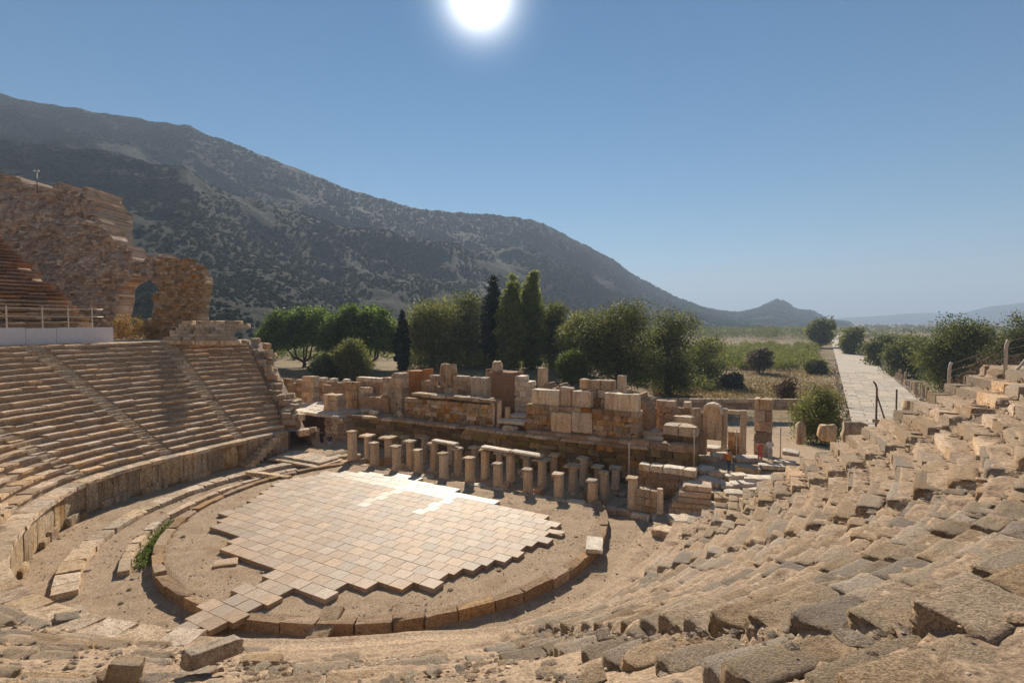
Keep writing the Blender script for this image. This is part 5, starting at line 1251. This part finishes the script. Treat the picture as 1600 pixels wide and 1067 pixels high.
# wire between the right posts
M['wire'] = plain('rusty_wire', (0.18, 0.11, 0.07), 0.7, 0.4)
wf = thing('wire_fence', 'sagging rusty wires strung between the right fence posts', 'fence', (0, 0, 0))
pA, pB, pC = at_y(1482, 570, 27.5), at_y(1570, 535, 24.5), at_y(1660, 505, 21)
for k in range(6):
    for a, b in ((pA, pB), (pB, pC)):
        q0, q1 = a - Vector((0, 0, 0.34 * k)), b - Vector((0, 0, 0.36 * k)); mid = (q0 + q1) / 2 - Vector((0, 0, 0.10))
        link('wire', tube([q0, mid, q1], 0.005, M['wire'], 'wire', 4), wf)
for lab, a, b, c, v_ in [('thin pale pole at the right end of the pillar rows', 983, 694, 748, 3.0), ('thin pale pole in front of the streaked block wall', 1085, 672, 730, 6.0), ('thin pale pole in front of the slim columns', 1151, 672, 718, 10.0), ('thin pale pole right of the standing visitors', 1220, 668, 716, 12.0)]:
    u_, z1_ = at_v(a, b, v_); _, z0_ = at_v(a, c, v_); r = thing('rope_pole', lab, 'pole', uv(u_, v_, z0_))
    link('tube', tube([(0, 0, -0.4), (0, 0, z1_ - z0_)], 0.045, M['railm'], 'tube', 8), r); stone_piece('foot', 'block', 'rubble', r, (0, 0, -0.05), (0.3, 0.3, 0.16))

# ---------------------------------------------------------------- visitors
def cloth(name, c):
    return plain(name, c, 0.85)
SKIN = plain('skin', (0.50, 0.31, 0.22), 0.55); HAIR = plain('dark_hair', (0.03, 0.022, 0.018), 0.6); SHOE = plain('shoe', (0.06, 0.05, 0.045), 0.7)
def person(label, foot, face, shirt, legs, h=1.70, stride=0.10, arm='down', bag=None, hat=None, skirt=False):
    r = thing('person', label, 'person', foot, face); s = h / 1.70
    J = {'pel': (0, 0, .93), 'wai': (0, 0.01, 1.08), 'che': (0, 0.0, 1.30), 'neck': (0, 0.0, 1.46), 'hd0': (0, -0.015, 1.55), 'hd1': (0, -0.02, 1.66)}
    E_ = [('pel', 'wai'), ('wai', 'che'), ('che', 'neck'), ('neck', 'hd0'), ('hd0', 'hd1')]
    Rd = {'pel': (.165, .125), 'wai': (.145, .11), 'che': (.175, .12), 'neck': (.06, .06), 'hd0': (.08, .095), 'hd1': (.075, .085)}
    for sd, sg in (('l', -1), ('r', 1)):
        fy = -stride * sg
        J.update({'hip' + sd: (.09 * sg, 0, .86), 'kne' + sd: (.10 * sg, fy * 0.5 - 0.03, .48), 'ank' + sd: (.10 * sg, fy + 0.02, .09), 'toe' + sd: (.115 * sg, fy - 0.15, .035)})
        E_ += [('pel', 'hip' + sd), ('hip' + sd, 'kne' + sd), ('kne' + sd, 'ank' + sd), ('ank' + sd, 'toe' + sd)]
        lw = 1.25 if skirt else 1.0
        Rd.update({'hip' + sd: (.10, .105), 'kne' + sd: (.062 * lw, .065 * lw), 'ank' + sd: (.043, .047), 'toe' + sd: (.04, .03)})
        if arm == 'down' or (arm == 'bend' and sg < 0):
            el, wr, hn = (.25 * sg, 0.02, 1.13), (.26 * sg, -0.05, .90), (.255 * sg, -0.08, .80)
        else:
            el, wr, hn = (.25 * sg, 0.0, 1.14), (.14 * sg, -0.22, 1.22), (.08 * sg, -0.27, 1.30)
        J.update({'sho' + sd: (.175 * sg, 0, 1.40), 'elb' + sd: el, 'wri' + sd: wr, 'han' + sd: hn})
        E_ += [('che', 'sho' + sd), ('sho' + sd, 'elb' + sd), ('elb' + sd, 'wri' + sd), ('wri' + sd, 'han' + sd)]
        Rd.update({'sho' + sd: (.062, .065), 'elb' + sd: (.045, .047), 'wri' + sd: (.03, .034), 'han' + sd: (.03, .042)})
    names = list(J); me = bpy.data.meshes.new('body')
    me.from_pydata([tuple(c * s for c in J[k]) for k in names], [(names.index(a), names.index(b)) for a, b in E_], [])
    bo = bpy.data.objects.new('body', me); COL.objects.link(bo)
    sk = bo.modifiers.new('skin', 'SKIN'); su = bo.modifiers.new('sub', 'SUBSURF'); su.levels = su.render_levels = 1
    for i, k in enumerate(names):
        sv = me.skin_vertices[0].data[i]; sv.radius = tuple(q * s for q in Rd[k]); sv.use_root = (k == 'pel')
    dg = bpy.context.evaluated_depsgraph_get(); dg.update(); ev = bpy.data.meshes.new_from_object(bo.evaluated_get(dg))
    bpy.data.objects.remove(bo)
    for m_ in (SKIN, shirt, legs, SHOE): ev.materials.append(m_)
    for f in ev.polygons:
        c = f.center / s; k = 0
        if c.z < 0.075: k = 3
        elif c.z < 0.98 and abs(c.x) < 0.20 + (0.02 if skirt else 0): k = 2
        elif c.z < 1.47 and not (abs(c.x) > 0.20 and c.z < 1.12) and not (c.y < -0.17): k = 1
        f.material_index = k; f.use_smooth = True
    link('body', ev, r)
    bm = bmesh.new(); bmesh.ops.create_uvsphere(bm, u_segments=12, v_segments=8, radius=0.105 * s)
    bmesh.ops.delete(bm, geom=[v for v in bm.verts if v.co.y < -0.055 * s and v.co.z < 0.035 * s], context='VERTS')
    hm = bpy.data.meshes.new('hair'); bm.to_mesh(hm); bm.free(); hm.materials.append(hat or HAIR)
    link('hair' if hat is None else 'hat', hm, r, (0, 0.005, 1.645 * s), (0, 0, 0), (1, 1.12, 1.05))
    if bag is not None:
        link('bag', block_copy(bag), r, (0.0, 0.20 * s, 1.22 * s), (0.1, 0, 0), (0.32 * s, 0.18 * s, 0.44 * s))
    return r
def block_copy(mat):
    bm = rough_box(900, 3, 0.04, 0.16); me = bpy.data.meshes.new('bag'); bm.to_mesh(me); bm.free(); me.materials.append(mat); return me
def floor_pt(a, b, z0=1.0):
    z = z0
    for _ in range(5):
        p = at_z(a, b, z); z = float(floor_height(np.array(p.x), np.array(p.y)))
    return Vector((p.x, p.y, z + 0.02))
MUST, RED, WHITE, BLACK, NAVY, GREY = cloth('mustard_cloth', (0.42, 0.26, 0.04)), cloth('coral_cloth', (0.62, 0.13, 0.10)), cloth('white_cloth', (0.70, 0.68, 0.66)), cloth('black_cloth', (0.02, 0.02, 0.024)), cloth('navy_cloth', (0.04, 0.05, 0.09)), cloth('grey_cloth', (0.42, 0.40, 0.42))
ORG = cloth('orange_cloth', (0.50, 0.14, 0.05))
pR = floor_pt(1138, 748); pR.z += 0.35
person('person in a mustard jacket with an orange backpack on the white ramp', pR, R(110), MUST, NAVY, 1.72, 0.14, 'bend', ORG)
p = floor_pt(1187, 722); person('person in a coral red top standing at the left of the visitor group', p, R(20), RED, RED, 1.60, 0.05, 'down', skirt=True)
p = floor_pt(1203, 720); person('person in a pale grey outfit at the right of the visitor group', p, R(-15), WHITE, GREY, 1.70, 0.05, 'bend')
p = floor_pt(1196, 711); person('person in white behind the other two visitors on the ramp', p, R(40), WHITE, NAVY, 1.74, 0.05, 'down')
p = uv(*(at_v(503, 716, 3.6)[0], 3.6), -0.28); person('person in black standing in front of the dark passage', p, R(160), BLACK, BLACK, 1.72, 0.06)
p = uv(at_v(516, 722, 3.0)[0], 3.0, -0.28); person('person in a navy top and grey trousers beside the passage wall', p, R(30), NAVY, GREY, 1.64, 0.08, 'bend')

# ---------------------------------------------------------------- loose stones on the slopes
def bank_point(t, q):
    x, y = bank(t, row_s(q)); zl = z_low(t); ri = rise(t)
    return float(x), float(y), float(zl + ri * (q + 0.40)) - (0.33 * sstep(262, 282, t) if t < 290.5 else 0.0)
big = [('pale tilted slab lying on the slope at the bottom left', 332, 1018, (1.15, 0.42, 0.34), 58, 5.2), ('small dark hollow stone near the bottom left edge', 196, 1046, (0.5, 0.4, 0.35), 10, 6.0),
       ('dark broken end block of the podium at the lower left', 103, 972, (0.7, 0.6, 0.5), 40, 1.85)]
for lab, a, b, sz, rz, z_ in big:
    p = at_z(a, b, z_)
    tag(stone_piece('loose_stone', 'near', 'pale' if 'pale' in lab else 'near', None, tuple(p), sz, R(rz), R(rnd.uniform(-6, 6)), R(10)), lab, 'stone')
cnt = 0
for k in range(4000):
    t = rnd.uniform(236, 343); q = rnd.uniform(0.2, 19.6); x, y, z = bank_point(t, q)
    if not in_view((x, y, z), 20): continue
    if t > 318 and rnd.random() < 0.6: continue
    s = 0.10 + 0.20 * rnd.random() ** 2
    tag(stone_piece('loose_stone', 'worn' if rnd.random() < 0.7 else 'rock', rnd.choice(('near', 'near', 'pale', 'seat')), None, (x, y, z + rnd.uniform(-0.10, 0.02)), (s * rnd.uniform(1.1, 2.2), s * rnd.uniform(0.8, 1.5), s * rnd.uniform(0.4, 0.8)), rnd.random() * 6.3, R(rnd.gauss(0, 9)), R(rnd.gauss(0, 9))),
        'loose weathered stone lying on the ruined seating slope', 'stone', 'loose stones on the seating slope')
    cnt += 1
    if cnt >= 70: break
def scatter(name, label, n_, smin, smax, mat, seed, flat=0.5):
    rg = np.random.default_rng(seed); tt_ = rg.uniform(232, 343, n_); qq_ = rg.uniform(-0.8, 19.8, n_)
    x, y = bank(tt_, row_s(qq_)); zl = tab(tt_, _zz); ri = (tab(tt_, _zt) - zl) / NROW; z = zl + ri * (qq_ + 0.32) + rg.uniform(-0.08, 0.05, n_) - 0.33 * nsstep(262, 282, tt_) * (tt_ < 290.5)
    kp = np.array([in_view((x[i], y[i], z[i]), 30) for i in range(n_)]); P_ = np.stack([x, y, z], 1)[kp]
    V, F_ = blobs(P_, rg.uniform(smin, smax, len(P_)) * rg.uniform(0.5, 1.0, len(P_)), flat, 0.35)
    tag(link(name, mesh_from(name, V, F_, M[mat], False, np.repeat(rg.random(len(P_)), len(ico_v)))), label, 'rubble', kind='stuff')
scatter('slope_rubble', 'small broken stones scattered over the ruined seating slope', 9000, 0.03, 0.12, 'near', 3)
scatter('slope_slabs', 'flat broken slabs half buried in the ruined seating slope', 1500, 0.10, 0.28, 'near', 5, 0.22)
scatter('slope_gravel', 'pale gravel and chips scattered over the ruined seating slope', 14000, 0.012, 0.045, 'pale', 4)

N_ = 9000
ex, ey = nr.uniform(-29, 12, N_), nr.uniform(17, 50, N_); ez = floor_height(ex, ey) + 0.01
kp = (np.hypot(ex - Q.x, ey - Q.y) < 18.6) & (((ex - S0.x) * SN.x + (ey - S0.y) * SN.y) < 6)
V, F_ = blobs(np.stack([ex, ey, ez], 1)[kp], nr.uniform(0.015, 0.05, int(kp.sum())) * (1 + 2.2 * (nr.random(int(kp.sum())) > 0.97)), 0.6, 0.35)
tag(link('floor_pebbles', mesh_from('floor_pebbles', V, F_, M['near'], False, np.repeat(nr.random(int(kp.sum())), len(ico_v)))), 'pebbles and chips on the sandy orchestra floor', 'pebbles', kind='stuff')

# ---------------------------------------------------------------- air
m = bpy.data.materials.new('air'); m.use_nodes = True; n = m.node_tree.nodes; l = m.node_tree.links; n.clear()
o_ = n.new('ShaderNodeOutputMaterial'); pvn = n.new('ShaderNodeVolumePrincipled')
pvn.inputs['Color'].default_value = (0.60, 0.75, 0.97, 1); pvn.inputs['Density'].default_value = 0.00028; pvn.inputs['Anisotropy'].default_value = 0.1
l.new(pvn.outputs[0], o_.inputs['Volume'])
bm = bmesh.new(); bmesh.ops.create_cube(bm, size=1.0); me = bpy.data.meshes.new('haze'); bm.to_mesh(me); bm.free(); me.materials.append(m)
hz = link('haze', me, None, (0, 2500, 0.5 * (480 - 40)), (0, 0, 0), (21000, 15600, 520)); tag(hz, 'thin blue haze filling the air', 'haze', kind='stuff')
